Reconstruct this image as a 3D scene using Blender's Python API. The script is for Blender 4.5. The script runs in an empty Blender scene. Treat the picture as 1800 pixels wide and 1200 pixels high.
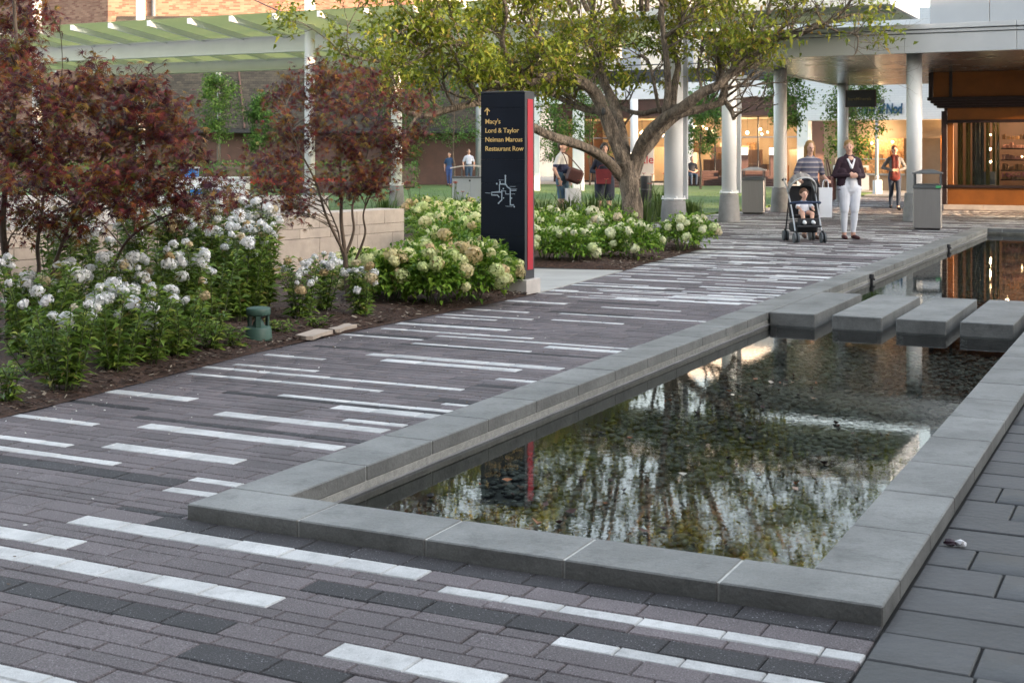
import bpy, math, random
import numpy as np
from mathutils import Vector, Matrix, Quaternion
random.seed(7)
rng = np.random.default_rng(11)
S = bpy.context.scene
C = S.collection

# ------------------------------------------------------------------ camera, sky, sun, exposure
CAM_H = 1.45
cam = bpy.data.cameras.new('camera')
camo = bpy.data.objects.new('camera', cam); C.objects.link(camo)
camo.location = (0, 0, CAM_H); camo.rotation_euler = (math.radians(90), 0, 0)
cam.sensor_width = 36; cam.lens = 47.14; cam.shift_y = -0.1822
cam.clip_start = 0.1; cam.clip_end = 3000
cam.dof.use_dof = True; cam.dof.focus_distance = 9.5; cam.dof.aperture_fstop = 9.0
S.camera = camo
SUN_EL = math.radians(7); TO_SUN = Vector((0.82, -0.57, 0)).normalized()
w = bpy.data.worlds.new('World'); S.world = w; w.use_nodes = True
wn = w.node_tree.nodes; wl = w.node_tree.links
sky = wn.new('ShaderNodeTexSky'); sky.sky_type = 'NISHITA'; sky.sun_disc = False
sky.sun_elevation = SUN_EL; sky.sun_rotation = math.atan2(TO_SUN.x, TO_SUN.y)
sky.air_density = 1.0; sky.dust_density = 3.0; sky.ozone_density = 1.0
hs_ = wn.new('ShaderNodeHueSaturation'); hs_.inputs['Saturation'].default_value = 0.5      # thin high cloud: a paler sky
wl.new(sky.outputs[0], hs_.inputs['Color'])
bg = wn['Background']; wl.new(hs_.outputs[0], bg.inputs[0]); bg.inputs[1].default_value = 0.15
sun = bpy.data.lights.new('sun', 'SUN'); sun.energy = 2.0; sun.angle = math.radians(0.55); sun.color = (1, 0.64, 0.38)
suno = bpy.data.objects.new('sun', sun); C.objects.link(suno); suno.location = (40, -30, 30)
td = Vector((TO_SUN.x*math.cos(SUN_EL), TO_SUN.y*math.cos(SUN_EL), math.sin(SUN_EL)))
suno.rotation_euler = td.to_track_quat('Z', 'Y').to_euler()
vs = S.view_settings; vs.view_transform = 'Standard'; vs.look = 'None'; vs.gamma = 1.0
vs.exposure = 3.15
S.render.engine = 'CYCLES'
S.cycles.use_denoising = True
S.cycles.max_bounces = 7; S.cycles.diffuse_bounces = 3; S.cycles.glossy_bounces = 4
S.cycles.transparent_max_bounces = 24; S.cycles.caustics_reflective = False; S.cycles.caustics_refractive = False
S.cycles.sample_clamp_indirect = 4

# ------------------------------------------------------------------ plaza frame: u along the walk, v across it
D2 = Vector((0.446, 0.895)).normalized(); R2 = Vector((D2.y, -D2.x)); A0 = Vector((-1.30, 5.344))
TH = math.atan2(R2.y, R2.x)
def P(u, v, z=0.0):
    q = A0 + D2*u + R2*v
    return Vector((q.x, q.y, z))
def UV(x, y):
    q = Vector((x, y)) - A0
    return q.dot(D2), q.dot(R2)

# ------------------------------------------------------------------ mesh builder
def basis(d):
    d = Vector(d).normalized()
    a = Vector((0, 0, 1)) if abs(d.z) < 0.9 else Vector((1, 0, 0))
    x = a.cross(d).normalized(); y = d.cross(x)
    return x, y, d
def catmull(pts, n=6):
    P_ = [Vector(p) for p in pts]
    if len(P_) < 3: return P_
    out = []
    for i in range(len(P_)-1):
        p0 = P_[max(i-1, 0)]; p1 = P_[i]; p2 = P_[i+1]; p3 = P_[min(i+2, len(P_)-1)]
        for k in range(n):
            t = k/n
            out.append(0.5*((2*p1)+(p2-p0)*t+(2*p0-5*p1+4*p2-p3)*t*t+(3*p1-p0-3*p2+p3)*t**3))
    out.append(P_[-1]); return out
class MB:
    def __init__(s): s.v = []; s.f = []; s.m = []; s.mi = 0
    def quad(s, a, b, c, d): n = len(s.v); s.v += [tuple(a), tuple(b), tuple(c), tuple(d)]; s.f.append((n, n+1, n+2, n+3)); s.m.append(s.mi); return s
    def poly(s, pts): n = len(s.v); s.v += [tuple(p) for p in pts]; s.f.append(tuple(range(n, n+len(pts)))); s.m.append(s.mi); return s
    def add(s, V, F): n = len(s.v); s.v += [tuple(p) for p in V]; s.f += [tuple(n+i for i in f) for f in F]; s.m += [s.mi]*len(F); return s
    def box(s, x0, x1, y0, y1, z0, z1, ch=0.0, M=None):
        if ch <= 0:
            V = [(x0,y0,z0),(x1,y0,z0),(x1,y1,z0),(x0,y1,z0),(x0,y0,z1),(x1,y0,z1),(x1,y1,z1),(x0,y1,z1)]
            F = [(3,2,1,0),(4,5,6,7),(0,1,5,4),(1,2,6,5),(2,3,7,6),(3,0,4,7)]
        else:
            zc = z1-ch
            V = [(x0,y0,z0),(x1,y0,z0),(x1,y1,z0),(x0,y1,z0),(x0,y0,zc),(x1,y0,zc),(x1,y1,zc),(x0,y1,zc),
                 (x0+ch,y0+ch,z1),(x1-ch,y0+ch,z1),(x1-ch,y1-ch,z1),(x0+ch,y1-ch,z1)]
            F = [(3,2,1,0),(0,1,5,4),(1,2,6,5),(2,3,7,6),(3,0,4,7),(4,5,9,8),(5,6,10,9),(6,7,11,10),(7,4,8,11),(8,9,10,11)]
        if M is not None: V = [M @ Vector(p) for p in V]
        return s.add(V, F)
    def rbox(s, x0, x1, y0, y1, z0, z1, b=0.01, M=None):   # box with all edges chamfered
        V = []; 
        for cx, sx in ((x0, 1), (x1, -1)):
            for cy, sy in ((y0, 1), (y1, -1)):
                for cz, sz in ((z0, 1), (z1, -1)):
                    V += [(cx, cy+sy*b, cz+sz*b), (cx+sx*b, cy, cz+sz*b), (cx+sx*b, cy+sy*b, cz)]
        def i(a, b_, c, k): return (a*4+b_*2+c)*3+k
        F = [(i(0,0,0,0),i(0,0,1,0),i(0,1,1,0),i(0,1,0,0)),(i(1,0,0,0),i(1,1,0,0),i(1,1,1,0),i(1,0,1,0)),
             (i(0,0,0,1),i(1,0,0,1),i(1,0,1,1),i(0,0,1,1)),(i(0,1,0,1),i(0,1,1,1),i(1,1,1,1),i(1,1,0,1)),
             (i(0,0,0,2),i(0,1,0,2),i(1,1,0,2),i(1,0,0,2)),(i(0,0,1,2),i(1,0,1,2),i(1,1,1,2),i(0,1,1,2))]
        for a in (0, 1):
            for b_ in (0, 1):
                F.append((i(a,b_,0,0), i(a,b_,0,1), i(a,b_,1,1), i(a,b_,1,0)))
                F.append((i(a,0,b_,0), i(a,1,b_,0), i(a,1,b_,2), i(a,0,b_,2)))
                F.append((i(0,a,b_,1), i(1,a,b_,1), i(1,a,b_,2), i(0,a,b_,2)))
                for c in (0, 1): F.append((i(a,b_,c,0), i(a,b_,c,1), i(a,b_,c,2)))
        if M is not None: V = [M @ Vector(p) for p in V]
        return s.add(V, F)
    def tube(s, pts, r, n=8, cap=True, rfun=None):
        pts = [Vector(p) for p in pts]
        rs = r if isinstance(r, (list, tuple)) else [r]*len(pts)
        base = len(s.v); prevx = None
        for k, p in enumerate(pts):
            d = pts[min(k+1, len(pts)-1)] - pts[max(k-1, 0)]
            if d.length < 1e-9: d = Vector((0, 0, 1))
            d.normalize()
            if prevx is None: x, y, _ = basis(d)
            else:
                x = prevx - d*prevx.dot(d)
                x = x.normalized() if x.length > 1e-6 else basis(d)[0]
                y = d.cross(x)
            prevx = x
            for j in range(n):
                a = 2*math.pi*j/n; q = rs[k]
                if rfun: q = rfun(k, j, q)
                s.v.append(tuple(p + x*math.cos(a)*q + y*math.sin(a)*q))
        for k in range(len(pts)-1):
            for j in range(n):
                a = base+k*n+j; b = base+k*n+(j+1) % n
                s.f.append((a, b, b+n, a+n)); s.m.append(s.mi)
        if cap:
            s.f.append(tuple(base+j for j in reversed(range(n)))); s.m.append(s.mi)
            e = base+(len(pts)-1)*n; s.f.append(tuple(e+j for j in range(n))); s.m.append(s.mi)
        return s
    def lathe(s, prof, n=24, c=(0, 0, 0), sq=None):
        base = len(s.v)
        for r, z in prof:
            for j in range(n):
                a = 2*math.pi*(j+0.5)/n
                s.v.append((c[0]+r*math.cos(a), c[1]+r*math.sin(a), c[2]+z))
        for k in range(len(prof)-1):
            for j in range(n):
                a = base+k*n+j; b = base+k*n+(j+1) % n
                s.f.append((a, b, b+n, a+n)); s.m.append(s.mi)
        s.f.append(tuple(base+j for j in reversed(range(n)))); s.m.append(s.mi)
        e = base+(len(prof)-1)*n; s.f.append(tuple(e+j for j in range(n))); s.m.append(s.mi)
        return s
    def ball(s, c, r, nu=10, nv=6):
        rx, ry, rz = (r, r, r) if not isinstance(r, (tuple, list)) else r
        base = len(s.v); s.v.append((c[0], c[1], c[2]-rz))
        for i in range(1, nv):
            t = -math.pi/2+math.pi*i/nv
            for j in range(nu):
                a = 2*math.pi*j/nu
                s.v.append((c[0]+rx*math.cos(t)*math.cos(a), c[1]+ry*math.cos(t)*math.sin(a), c[2]+rz*math.sin(t)))
        s.v.append((c[0], c[1], c[2]+rz)); top = len(s.v)-1
        for j in range(nu):
            s.f.append((base, base+1+(j+1) % nu, base+1+j)); s.m.append(s.mi)
            s.f.append((top, top-nu+j, top-nu+(j+1) % nu)); s.m.append(s.mi)
        for i in range(nv-2):
            for j in range(nu):
                a = base+1+i*nu+j; b = base+1+i*nu+(j+1) % nu
                s.f.append((a, b, b+nu, a+nu)); s.m.append(s.mi)
        return s
    def prism(s, poly, z0, z1):
        n = len(poly)
        V = [(p[0], p[1], z0) for p in poly]+[(p[0], p[1], z1) for p in poly]
        F = [tuple(reversed(range(n))), tuple(range(n, 2*n))]+[(i, (i+1) % n, n+(i+1) % n, n+i) for i in range(n)]
        return s.add(V, F)
    def mesh(s, name, mats, smooth=False):
        me = bpy.data.meshes.new(name); me.from_pydata(s.v, [], s.f)
        for m in (mats if isinstance(mats, (list, tuple)) else [mats]): me.materials.append(m)
        if isinstance(mats, (list, tuple)) and len(mats) > 1: me.polygons.foreach_set('material_index', s.m)
        if smooth: me.polygons.foreach_set('use_smooth', [True]*len(me.polygons))
        me.update(); return me
def put(name, me, parent=None, loc=None, rot=None, label=None, cat=None, group=None, kind=None, scale=None):
    o = bpy.data.objects.new(name, me); C.objects.link(o)
    if parent is not None: o.parent = parent
    if loc is not None: o.location = loc
    if rot is not None: o.rotation_euler = rot if isinstance(rot, (tuple, list)) else (0, 0, rot)
    if scale is not None: o.scale = scale if isinstance(scale, (tuple, list)) else (scale,)*3
    if label: o['label'] = label
    if cat: o['category'] = cat
    if group: o['group'] = group
    if kind: o['kind'] = kind
    return o
def obj(name, mb, mats, parent=None, smooth=False, **k):
    return put(name, mb.mesh(name, mats, smooth), parent, **k)
def thing(name, label, cat, loc=(0, 0, 0), rot=0.0, group=None):
    o = put(name, None, None, loc, rot, label, cat, group); o.empty_display_size = 0.1
    return o
def raw_mesh(name, V, F, mats, smooth=False, mi=None):     # numpy arrays, F all same size
    me = bpy.data.meshes.new(name); k = F.shape[1]
    me.vertices.add(len(V)); me.vertices.foreach_set('co', np.asarray(V, np.float32).ravel())
    me.loops.add(F.size); me.loops.foreach_set('vertex_index', F.ravel().astype(np.int32))
    me.polygons.add(len(F)); me.polygons.foreach_set('loop_start', np.arange(0, F.size, k, dtype=np.int32))
    me.polygons.foreach_set('loop_total', np.full(len(F), k, np.int32))
    for m in (mats if isinstance(mats, (list, tuple)) else [mats]): me.materials.append(m)
    if mi is not None: me.polygons.foreach_set('material_index', mi.astype(np.int32))
    if smooth: me.polygons.foreach_set('use_smooth', np.ones(len(F), bool))
    me.update(calc_edges=True); me.validate(); return me
def text_mesh(body, size, mat, depth=0.004, bold=0.0, shear=0.0, space=1.0, align='LEFT'):
    cu = bpy.data.curves.new('lettering', 'FONT'); cu.body = body; cu.size = size; cu.extrude = depth; cu.offset = bold
    cu.shear = shear; cu.space_character = space; cu.align_x = align; cu.resolution_u = 3
    o = bpy.data.objects.new('lettering', cu); C.objects.link(o)
    dg = bpy.context.evaluated_depsgraph_get()
    me = bpy.data.meshes.new_from_object(o.evaluated_get(dg)); bpy.data.objects.remove(o)
    me.materials.clear(); me.materials.append(mat); return me

# ------------------------------------------------------------------ materials
def srgb(r, g, b):
    f = lambda c: (c/255/12.92 if c/255 <= 0.04045 else ((c/255+0.055)/1.055)**2.4)
    return (f(r), f(g), f(b))
def nt(name):
    m = bpy.data.materials.new(name); m.use_nodes = True
    t = m.node_tree; return m, t.nodes, t.links, t.nodes['Principled BSDF']
def ramp(N, stops):
    r = N.new('ShaderNodeValToRGB'); e = r.color_ramp.elements
    while len(e) < len(stops): e.new(0.5)
    for i, (p, c) in enumerate(stops): e[i].position = p; e[i].color = (*c, 1)
    return r
def mat(name, col, rough=0.6, var=0.12, scale=6.0, bump=0.0, bscale=40.0, metal=0.0, spec=0.5, island=0.0, detail=4, coat=0.0, fine=0.0, fscale=300, coords='World', stretch=None, col2=None, speck=None, dirt=0.0, dscale=1.3):
    """base colour + large mottling + fine grain + per-piece variation + bump"""
    m, N, L, B = nt(name)
    tc = N.new('ShaderNodeTexCoord')
    src = tc.outputs[coords] if coords != 'World' else N.new('ShaderNodeNewGeometry').outputs['Position']
    if stretch:
        mp = N.new('ShaderNodeMapping'); mp.inputs['Scale'].default_value = stretch; L.new(src, mp.inputs[0]); src = mp.outputs[0]
    nz = N.new('ShaderNodeTexNoise'); nz.inputs['Scale'].default_value = scale; nz.inputs['Detail'].default_value = detail; nz.inputs['Roughness'].default_value = 0.6
    L.new(src, nz.inputs['Vector'])
    lo = tuple(max(0, c*(1-var*1.6)) for c in col); hi = tuple(min(1, c*(1+var*1.4)) for c in (col2 or col))
    r = ramp(N, [(0.28, lo), (0.72, hi)]); L.new(nz.outputs[0], r.inputs[0]); cur = r.outputs[0]
    def mul(cur, val_socket, lo, hi):
        mr = N.new('ShaderNodeMapRange'); mr.inputs[3].default_value = lo; mr.inputs[4].default_value = hi; L.new(val_socket, mr.inputs[0])
        mx = N.new('ShaderNodeMix'); mx.data_type = 'RGBA'; mx.blend_type = 'MULTIPLY'; mx.inputs[0].default_value = 1
        L.new(cur, mx.inputs[6]); L.new(mr.outputs[0], mx.inputs[7]); return mx.outputs[2]
    if fine > 0:
        n2 = N.new('ShaderNodeTexNoise'); n2.inputs['Scale'].default_value = fscale; n2.inputs['Detail'].default_value = 2; L.new(src, n2.inputs['Vector'])
        rr = ramp(N, [(0.30, (0, 0, 0)), (0.70, (1, 1, 1))]); L.new(n2.outputs[0], rr.inputs[0])
        cur = mul(cur, rr.outputs[0], 1-fine, 1+fine)
    if dirt > 0:   # broad soiling, with edges
        for ds, lo_, hi_ in ((dscale, .46, .66), (dscale*4.3, .52, .70)):
            n5 = N.new('ShaderNodeTexNoise'); n5.inputs['Scale'].default_value = ds; n5.inputs['Detail'].default_value = 6; n5.inputs['Roughness'].default_value = .7; L.new(src, n5.inputs['Vector'])
            r5 = ramp(N, [(lo_, (0, 0, 0)), (hi_, (1, 1, 1))]); L.new(n5.outputs[0], r5.inputs[0]); cur = mul(cur, r5.outputs[0], 1, 1-dirt)
    if speck:      # pale and dark aggregate grains
        for lo_, hi_, cc in speck:
            n4 = N.new('ShaderNodeTexNoise'); n4.inputs['Scale'].default_value = 150 if cc[0] > .3 else 190; n4.inputs['Detail'].default_value = 1.5; L.new(src, n4.inputs['Vector'])
            r4 = ramp(N, [(lo_, (0, 0, 0)), (hi_, (1, 1, 1))]); L.new(n4.outputs[0], r4.inputs[0])
            m4 = N.new('ShaderNodeMix'); m4.data_type = 'RGBA'; m4.inputs[7].default_value = (*cc, 1); L.new(r4.outputs[0], m4.inputs[0]); L.new(cur, m4.inputs[6]); cur = m4.outputs[2]
    if island > 0:
        ge = N.new('ShaderNodeNewGeometry'); oi = N.new('ShaderNodeObjectInfo')
        ad = N.new('ShaderNodeMath'); ad.operation = 'ADD'; L.new(ge.outputs['Random Per Island'], ad.inputs[0]); L.new(oi.outputs['Random'], ad.inputs[1])
        fr = N.new('ShaderNodeMath'); fr.operation = 'FRACT'; L.new(ad.outputs[0], fr.inputs[0])
        cur = mul(cur, fr.outputs[0], 1-island, 1+island)
    L.new(cur, B.inputs['Base Color'])
    B.inputs['Roughness'].default_value = rough; B.inputs['Metallic'].default_value = metal
    B.inputs['Specular IOR Level'].default_value = spec; B.inputs['Coat Weight'].default_value = coat
    rm = N.new('ShaderNodeMapRange'); rm.inputs[3].default_value = max(0.02, rough-0.08); rm.inputs[4].default_value = min(1, rough+0.08)
    L.new(nz.outputs[0], rm.inputs[0]); L.new(rm.outputs[0], B.inputs['Roughness'])
    if bump > 0:
        n3 = N.new('ShaderNodeTexNoise'); n3.inputs['Scale'].default_value = bscale; n3.inputs['Detail'].default_value = 5; L.new(src, n3.inputs['Vector'])
        b = N.new('ShaderNodeBump'); b.inputs['Strength'].default_value = bump; b.inputs['Distance'].default_value = 0.01
        L.new(n3.outputs[0], b.inputs['Height']); L.new(b.outputs[0], B.inputs['Normal'])
    return m
def leaf_mat(name, stops, rough=0.45, trans=0.35):
    m, N, L, B = nt(name)
    ge = N.new('ShaderNodeNewGeometry'); r = ramp(N, stops); L.new(ge.outputs['Random Per Island'], r.inputs[0])
    tc = N.new('ShaderNodeTexCoord'); nz = N.new('ShaderNodeTexNoise'); nz.inputs['Scale'].default_value = 1.7; L.new(tc.outputs['Object'], nz.inputs['Vector'])
    mr = N.new('ShaderNodeMapRange'); mr.inputs[1].default_value = 0.3; mr.inputs[2].default_value = 0.7; mr.inputs[3].default_value = 0.72; mr.inputs[4].default_value = 1.3
    L.new(nz.outputs[0], mr.inputs[0])
    mx = N.new('ShaderNodeMix'); mx.data_type = 'RGBA'; mx.blend_type = 'MULTIPLY'; mx.inputs[0].default_value = 1
    L.new(r.outputs[0], mx.inputs[6]); L.new(mr.outputs[0], mx.inputs[7])
    L.new(mx.outputs[2], B.inputs['Base Color']); B.inputs['Roughness'].default_value = rough; B.inputs['Specular IOR Level'].default_value = 0.3
    tr = N.new('ShaderNodeBsdfTranslucent'); L.new(mx.outputs[2], tr.inputs[0])
    ms = N.new('ShaderNodeMixShader'); ms.inputs[0].default_value = trans
    L.new(B.outputs[0], ms.inputs[1]); L.new(tr.outputs[0], ms.inputs[2]); L.new(ms.outputs[0], N['Material Output'].inputs[0])
    return m
def emit_mat(name, col, strength):
    m, N, L, B = nt(name); B.inputs['Base Color'].default_value = (*col, 1)
    B.inputs['Emission Color'].default_value = (*col, 1); B.inputs['Emission Strength'].default_value = strength; return m
def glass_mat(name, tint=(1, 1, 1), ior=1.45, rough=0.0, refl=1.0):
    m, N, L, B = nt(name); N.remove(B)
    tr = N.new('ShaderNodeBsdfTransparent'); tr.inputs[0].default_value = (*tint, 1)
    gl = N.new('ShaderNodeBsdfGlossy'); gl.inputs['Roughness'].default_value = rough
    fr = N.new('ShaderNodeFresnel'); fr.inputs[0].default_value = ior
    ms = N.new('ShaderNodeMixShader'); L.new(fr.outputs[0], ms.inputs[0]); L.new(tr.outputs[0], ms.inputs[1]); L.new(gl.outputs[0], ms.inputs[2])
    L.new(ms.outputs[0], N['Material Output'].inputs[0]); return m

M = {}
M['paver'] = mat('paver_grey', (0.130, 0.109, 0.114), 0.8, 0.16, 1.4, 0.3, 200, dirt=.24, island=0.18, fine=0.5, fscale=180, speck=[(0.66, 0.74, (0.34, 0.33, 0.34))])
M['paver_w'] = mat('paver_white', (0.545, 0.54, 0.535), 0.75, 0.07, 2.0, 0.15, 260, dirt=.27, dscale=3.0, island=0.12, fine=0.16, fscale=240, speck=[(0.66, 0.76, (0.20, 0.20, 0.21))])
M['paver_k'] = mat('paver_charcoal', (0.034, 0.031, 0.034), 0.8, 0.2, 2.0, 0.3, 200, dirt=.2, island=0.15, fine=0.6, fscale=200, speck=[(0.66, 0.74, (0.32, 0.32, 0.34))])
M['joint'] = mat('joint_sand', (0.020, 0.019, 0.019), 0.95, 0.2, 20)
M['slate'] = mat('slate_paving', (0.052, 0.052, 0.055), 0.55, 0.26, 1.6, 0.35, 30, dirt=.25, island=0.2, fine=0.16, fscale=160)
M['bluestone'] = mat('bluestone_coping', (0.185, 0.185, 0.178), 0.6, 0.22, 1.5, 0.35, 50, dirt=.30, dscale=2.2, island=0.13, fine=0.14, fscale=160)
M['mortar'] = mat('pale_mortar', (0.5, 0.49, 0.46), 0.9, 0.15, 30)
M['poolwall'] = mat('pool_wall_concrete', (0.165, 0.155, 0.128), 0.8, 0.3, 5, 0.3, 40)
M['poolfloor'] = mat('pool_floor', (0.05, 0.05, 0.044), 0.9, 0.3, 8)
M['pebble'] = mat('pebble', (0.105, 0.108, 0.092), 0.5, 0.3, 9, island=0.7)
M['concrete'] = mat('concrete', (0.36, 0.35, 0.33), 0.85, 0.12, 1.5, 0.2, 60, fine=0.08, fscale=200)
M['concrete_d'] = mat('grey_concrete', (0.22, 0.215, 0.215), 0.85, 0.18, 3, 0.3, 40, fine=0.15, fscale=120)
M['lime'] = mat('limestone', (0.43, 0.355, 0.295), 0.85, 0.10, 4, 0.2, 50, dirt=.12, island=0.08, fine=0.05)
M['limetop'] = mat('limestone_cap', (0.50, 0.46, 0.43), 0.8, 0.10, 4, 0.15, 50, island=0.05)
M['mulch'] = mat('mulch', (0.060, 0.030, 0.019), 0.95, 0.5, 30, 1.0, 70, fine=0.5, fscale=140)
M['chips'] = leaf_mat('mulch_chips', [(0.0, (0.03, 0.018, 0.013)), (0.5, (0.07, 0.042, 0.03)), (0.85, (0.13, 0.085, 0.06)), (1.0, (0.42, 0.36, 0.28))], 0.9, 0.05)
M['lawn'] = mat('lawn_soil', (0.085, 0.15, 0.035), 0.9, 0.25, 1.2, 0.6, 60, fine=0.35, fscale=40)
M['white'] = mat('white_painted_steel', (0.82, 0.83, 0.84), 0.4, 0.03, 2, spec=0.5)
M['whitew'] = mat('white_wall', (0.78, 0.79, 0.81), 0.75, 0.03, 2, 0.15, 12)
M['panel'] = mat('pale_metal_panel', (0.30, 0.325, 0.355), 0.45, 0.03, 1.5)
M['fascia'] = mat('canopy_fascia_panel', (0.40, 0.425, 0.45), 0.4, 0.04, 1.5)
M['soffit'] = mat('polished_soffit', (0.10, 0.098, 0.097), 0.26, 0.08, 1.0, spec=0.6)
M['dark'] = mat('dark_metal', (0.028, 0.028, 0.031), 0.45, 0.2, 5)
M['steel'] = mat('brushed_steel', (0.34, 0.32, 0.305), 0.42, 0.05, 3, metal=0.75, stretch=(40, 40, 1))
M['bincap'] = mat('bin_cap_grey', (0.10, 0.105, 0.11), 0.5, 0.12, 4)
M['brownwood'] = mat('brown_wood', (0.075, 0.038, 0.034), 0.6, 0.2, 6, stretch=(1, 1, 12))
M['signnavy'] = mat('sign_navy', (0.0075, 0.0105, 0.019), 0.5, 0.12, 3, spec=0.18)
M['signframe'] = mat('sign_frame', (0.035, 0.036, 0.044), 0.4, 0.1, 3)
M['signred'] = mat('sign_red', (0.42, 0.010, 0.030), 0.4, 0.05, 2)
M['gold'] = mat('sign_gold', (0.80, 0.54, 0.20), 0.5, 0.03, 5)
M['maplines'] = mat('sign_map_lines', (0.40, 0.47, 0.55), 0.5, 0.03, 5)
M['spk'] = mat('green_plastic', (0.045, 0.095, 0.075), 0.5, 0.12, 6)
# ================================================================== THE SETTING
def lerp_tab(tab, x):
    if x <= tab[0][0]: return tab[0][1]
    for (a, b), (c, d) in zip(tab, tab[1:]):
        if x <= c: return b+(d-b)*(x-a)/(c-a)
    return tab[-1][1]
LEFT_EDGE = [(-4, -2.27), (1.15, -2.27), (1.57, -2.29), (2.63, -2.40), (3.8, -2.52), (5.2, -2.54), (6.5, -2.5), (8.4, -2.47), (11.5, -2.68), (12.4, -2.8), (15.79, -3.06), (15.9, -3.3), (18.1, -4.7), (20.5, -6.6), (45, -6.6)]
POOL_U, POOL_V, COP = 22.8, 2.73, 0.29
def ring_sheet(mb, u0, u1, v0, v1, z, hu0, hu1, hv0, hv1):
    for a, b, c, d in ((u0, hu0, v0, v1), (hu1, u1, v0, v1), (hu0, hu1, v0, hv0), (hu0, hu1, hv1, v1)):
        mb.quad(P(a, c, z), P(a, d, z), P(b, d, z), P(b, c, z))
g = MB(); ring_sheet(g, -300, 900, -600, 600, -0.06, 0.1, POOL_U-0.1, 0.1, POOL_V-0.1)
obj('ground', g, M['concrete_d'], kind='structure')
# bedding sheet under the pavers and slabs
g = MB(); ring_sheet(g, -3.4, 44, -6.7, 16, -0.014, 0.1, POOL_U-0.1, 0.1, POOL_V-0.1)
paving = obj('plaza_paving', g, M['joint'], kind='structure')

# ---- striped pavers, laid in rows across the walk (row depth alternates between a wide and a narrow course)
WS = [(-0.20,-0.39,1.21,'w'),(-0.62,-0.5,0.92,'w'),(-0.44,-0.6,-0.13,'n'),(0.33,-0.40,-0.14,'n'),(0.55,-0.42,-0.15,'n'),(0.91,-1.25,-0.43,'w'),(0.66,-1.75,-0.92,'n'),(0.80,-2.1,-1.41,'n'),(1.36,-1.43,-0.17,'n'),(1.23,-2.28,-1.67,'n'),(1.83,-1.29,-0.19,'n'),(2.01,-0.56,-0.17,'n'),(2.25,-0.82,-0.1,'n'),(2.46,-1.33,-0.1,'n'),(2.07,-2.34,-1.69,'w'),(2.75,-2.35,-0.84,'n'),(3.02,-2.44,-0.42,'n'),(3.23,-2.33,-1.63,'n'),(2.60,-0.31,0,'w'),(3.57,-0.42,-0.1,'n'),(3.68,-2.41,-1.89,'n'),(3.83,-1.51,-0.43,'w'),(4.09,-1.75,-0.20,'n'),(-0.32,1.33,2.73,'n'),(-0.55,1.87,2.75,'n'),(-0.95,1.32,1.87,'w'),(-1.48,0.2,0.83,'w'),(4.74,-1.75,-0.74,'n'),(5.17,-1.80,-0.1,'n'),(5.01,-0.75,-0.1,'w'),(4.86,-2.55,-1.77,'n'),(5.37,-2.43,-1.03,'n'),(5.67,-2.50,-1.42,'w'),(6.23,-2.44,-1.82,'n'),(6.41,-2.46,-1.56,'n'),(6.87,-2.49,-1.82,'n'),(7.68,-2.46,-1.80,'w'),(8.36,-2.08,-1.11,'n'),(6.95,-1.54,-0.1,'n'),(7.60,-1.40,-0.60,'n'),(6.55,-1.41,-0.73,'w')]
KS = [(-0.90,-0.4,0.93,'w'),(-0.41,0.91,2.76,'w'),(0.05,-0.37,-0.03,'w'),(0.45,-1.75,-0.40,'n'),(1.57,-1.65,-0.1,'n'),(2.33,-1.69,-0.0,'n'),(1.77,-2.38,-1.72,'n'),(-1.16,0.94,1.48,'w'),(4.63,-1.82,-0.1,'n'),(4.22,-2.35,-1.74,'n'),(4.97,-2.59,-1.76,'n'),(5.80,-2.48,-1.23,'n'),(7.06,-1.69,-0.86,'n'),(3.26,-0.43,-0.0,'n'),(2.71,-0.41,-0.0,'n'),(7.44,-2.37,-1.84,'n'),(7.97,-1.81,-0.95,'n'),(-0.055,-0.1,2.73,'w')]
WN, WW = 0.073, 0.118
rows = []            # (u0, u1)
u = -2.6; k = 0
pr = random.Random(5)
while u < 42:
    wide = (k % 5) in (1, 3) if u < 9 else pr.random() < 0.45
    if -0.16 < u < -0.09: d = -0.003-u
    else: d = WW if wide else WN
    if u < -0.003 and u+d > -0.02 and u+d != 0: d = max(-0.003-u, 0.05)
    rows.append((u, u+d)); u += d; k += 1
spans = {}
for ci, T in ((1, KS), (2, WS)):
    for uc, a, b, kd in T:
        best = min(range(len(rows)), key=lambda i: abs((rows[i][0]+rows[i][1])/2-uc)+ (0.035 if ((rows[i][1]-rows[i][0] > 0.09) != (kd == 'w')) else 0))
        spans.setdefault(best, []).append((a, b, ci))
for i, (a, b) in enumerate(rows):       # stripes of the far walk, where the exact order is not legible
    uc = (a+b)/2
    if uc > 8.4 or (-1.0 > uc):
        lo, hi = (lerp_tab(LEFT_EDGE, uc), 0.0) if uc < POOL_U else (-6.6, 12.0)
        if uc < -1: lo, hi = 0.9, 2.7
        x = lo-pr.random()*1.5
        dens = 0.50 if uc > 8.4 else 0.12
        while x < hi:
            ln = pr.uniform(0.55, 2.0)
            if pr.random() < dens: spans.setdefault(i, []).append((x, x+ln, 2 if pr.random() < 0.70 else 1))
            x += ln+pr.uniform(0.1, 0.9)
PM = [M['paver'], M['paver_k'], M['paver_w']]
cache = {}
def paver_mesh(l, d, ci, ch=0.004, h=0.03, mats=PM):
    key = (round(l, 3), round(d, 3), ci)
    if key not in cache:
        mb = MB(); mb.box(-l/2, l/2, -d/2, d/2, -h, 0, ch); cache[key] = mb.mesh('paver', mats[ci])
    return cache[key]
LENS = [0.24, 0.27, 0.30, 0.20]
pav = []             # (v0, v1, u0, u1, colour)
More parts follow.
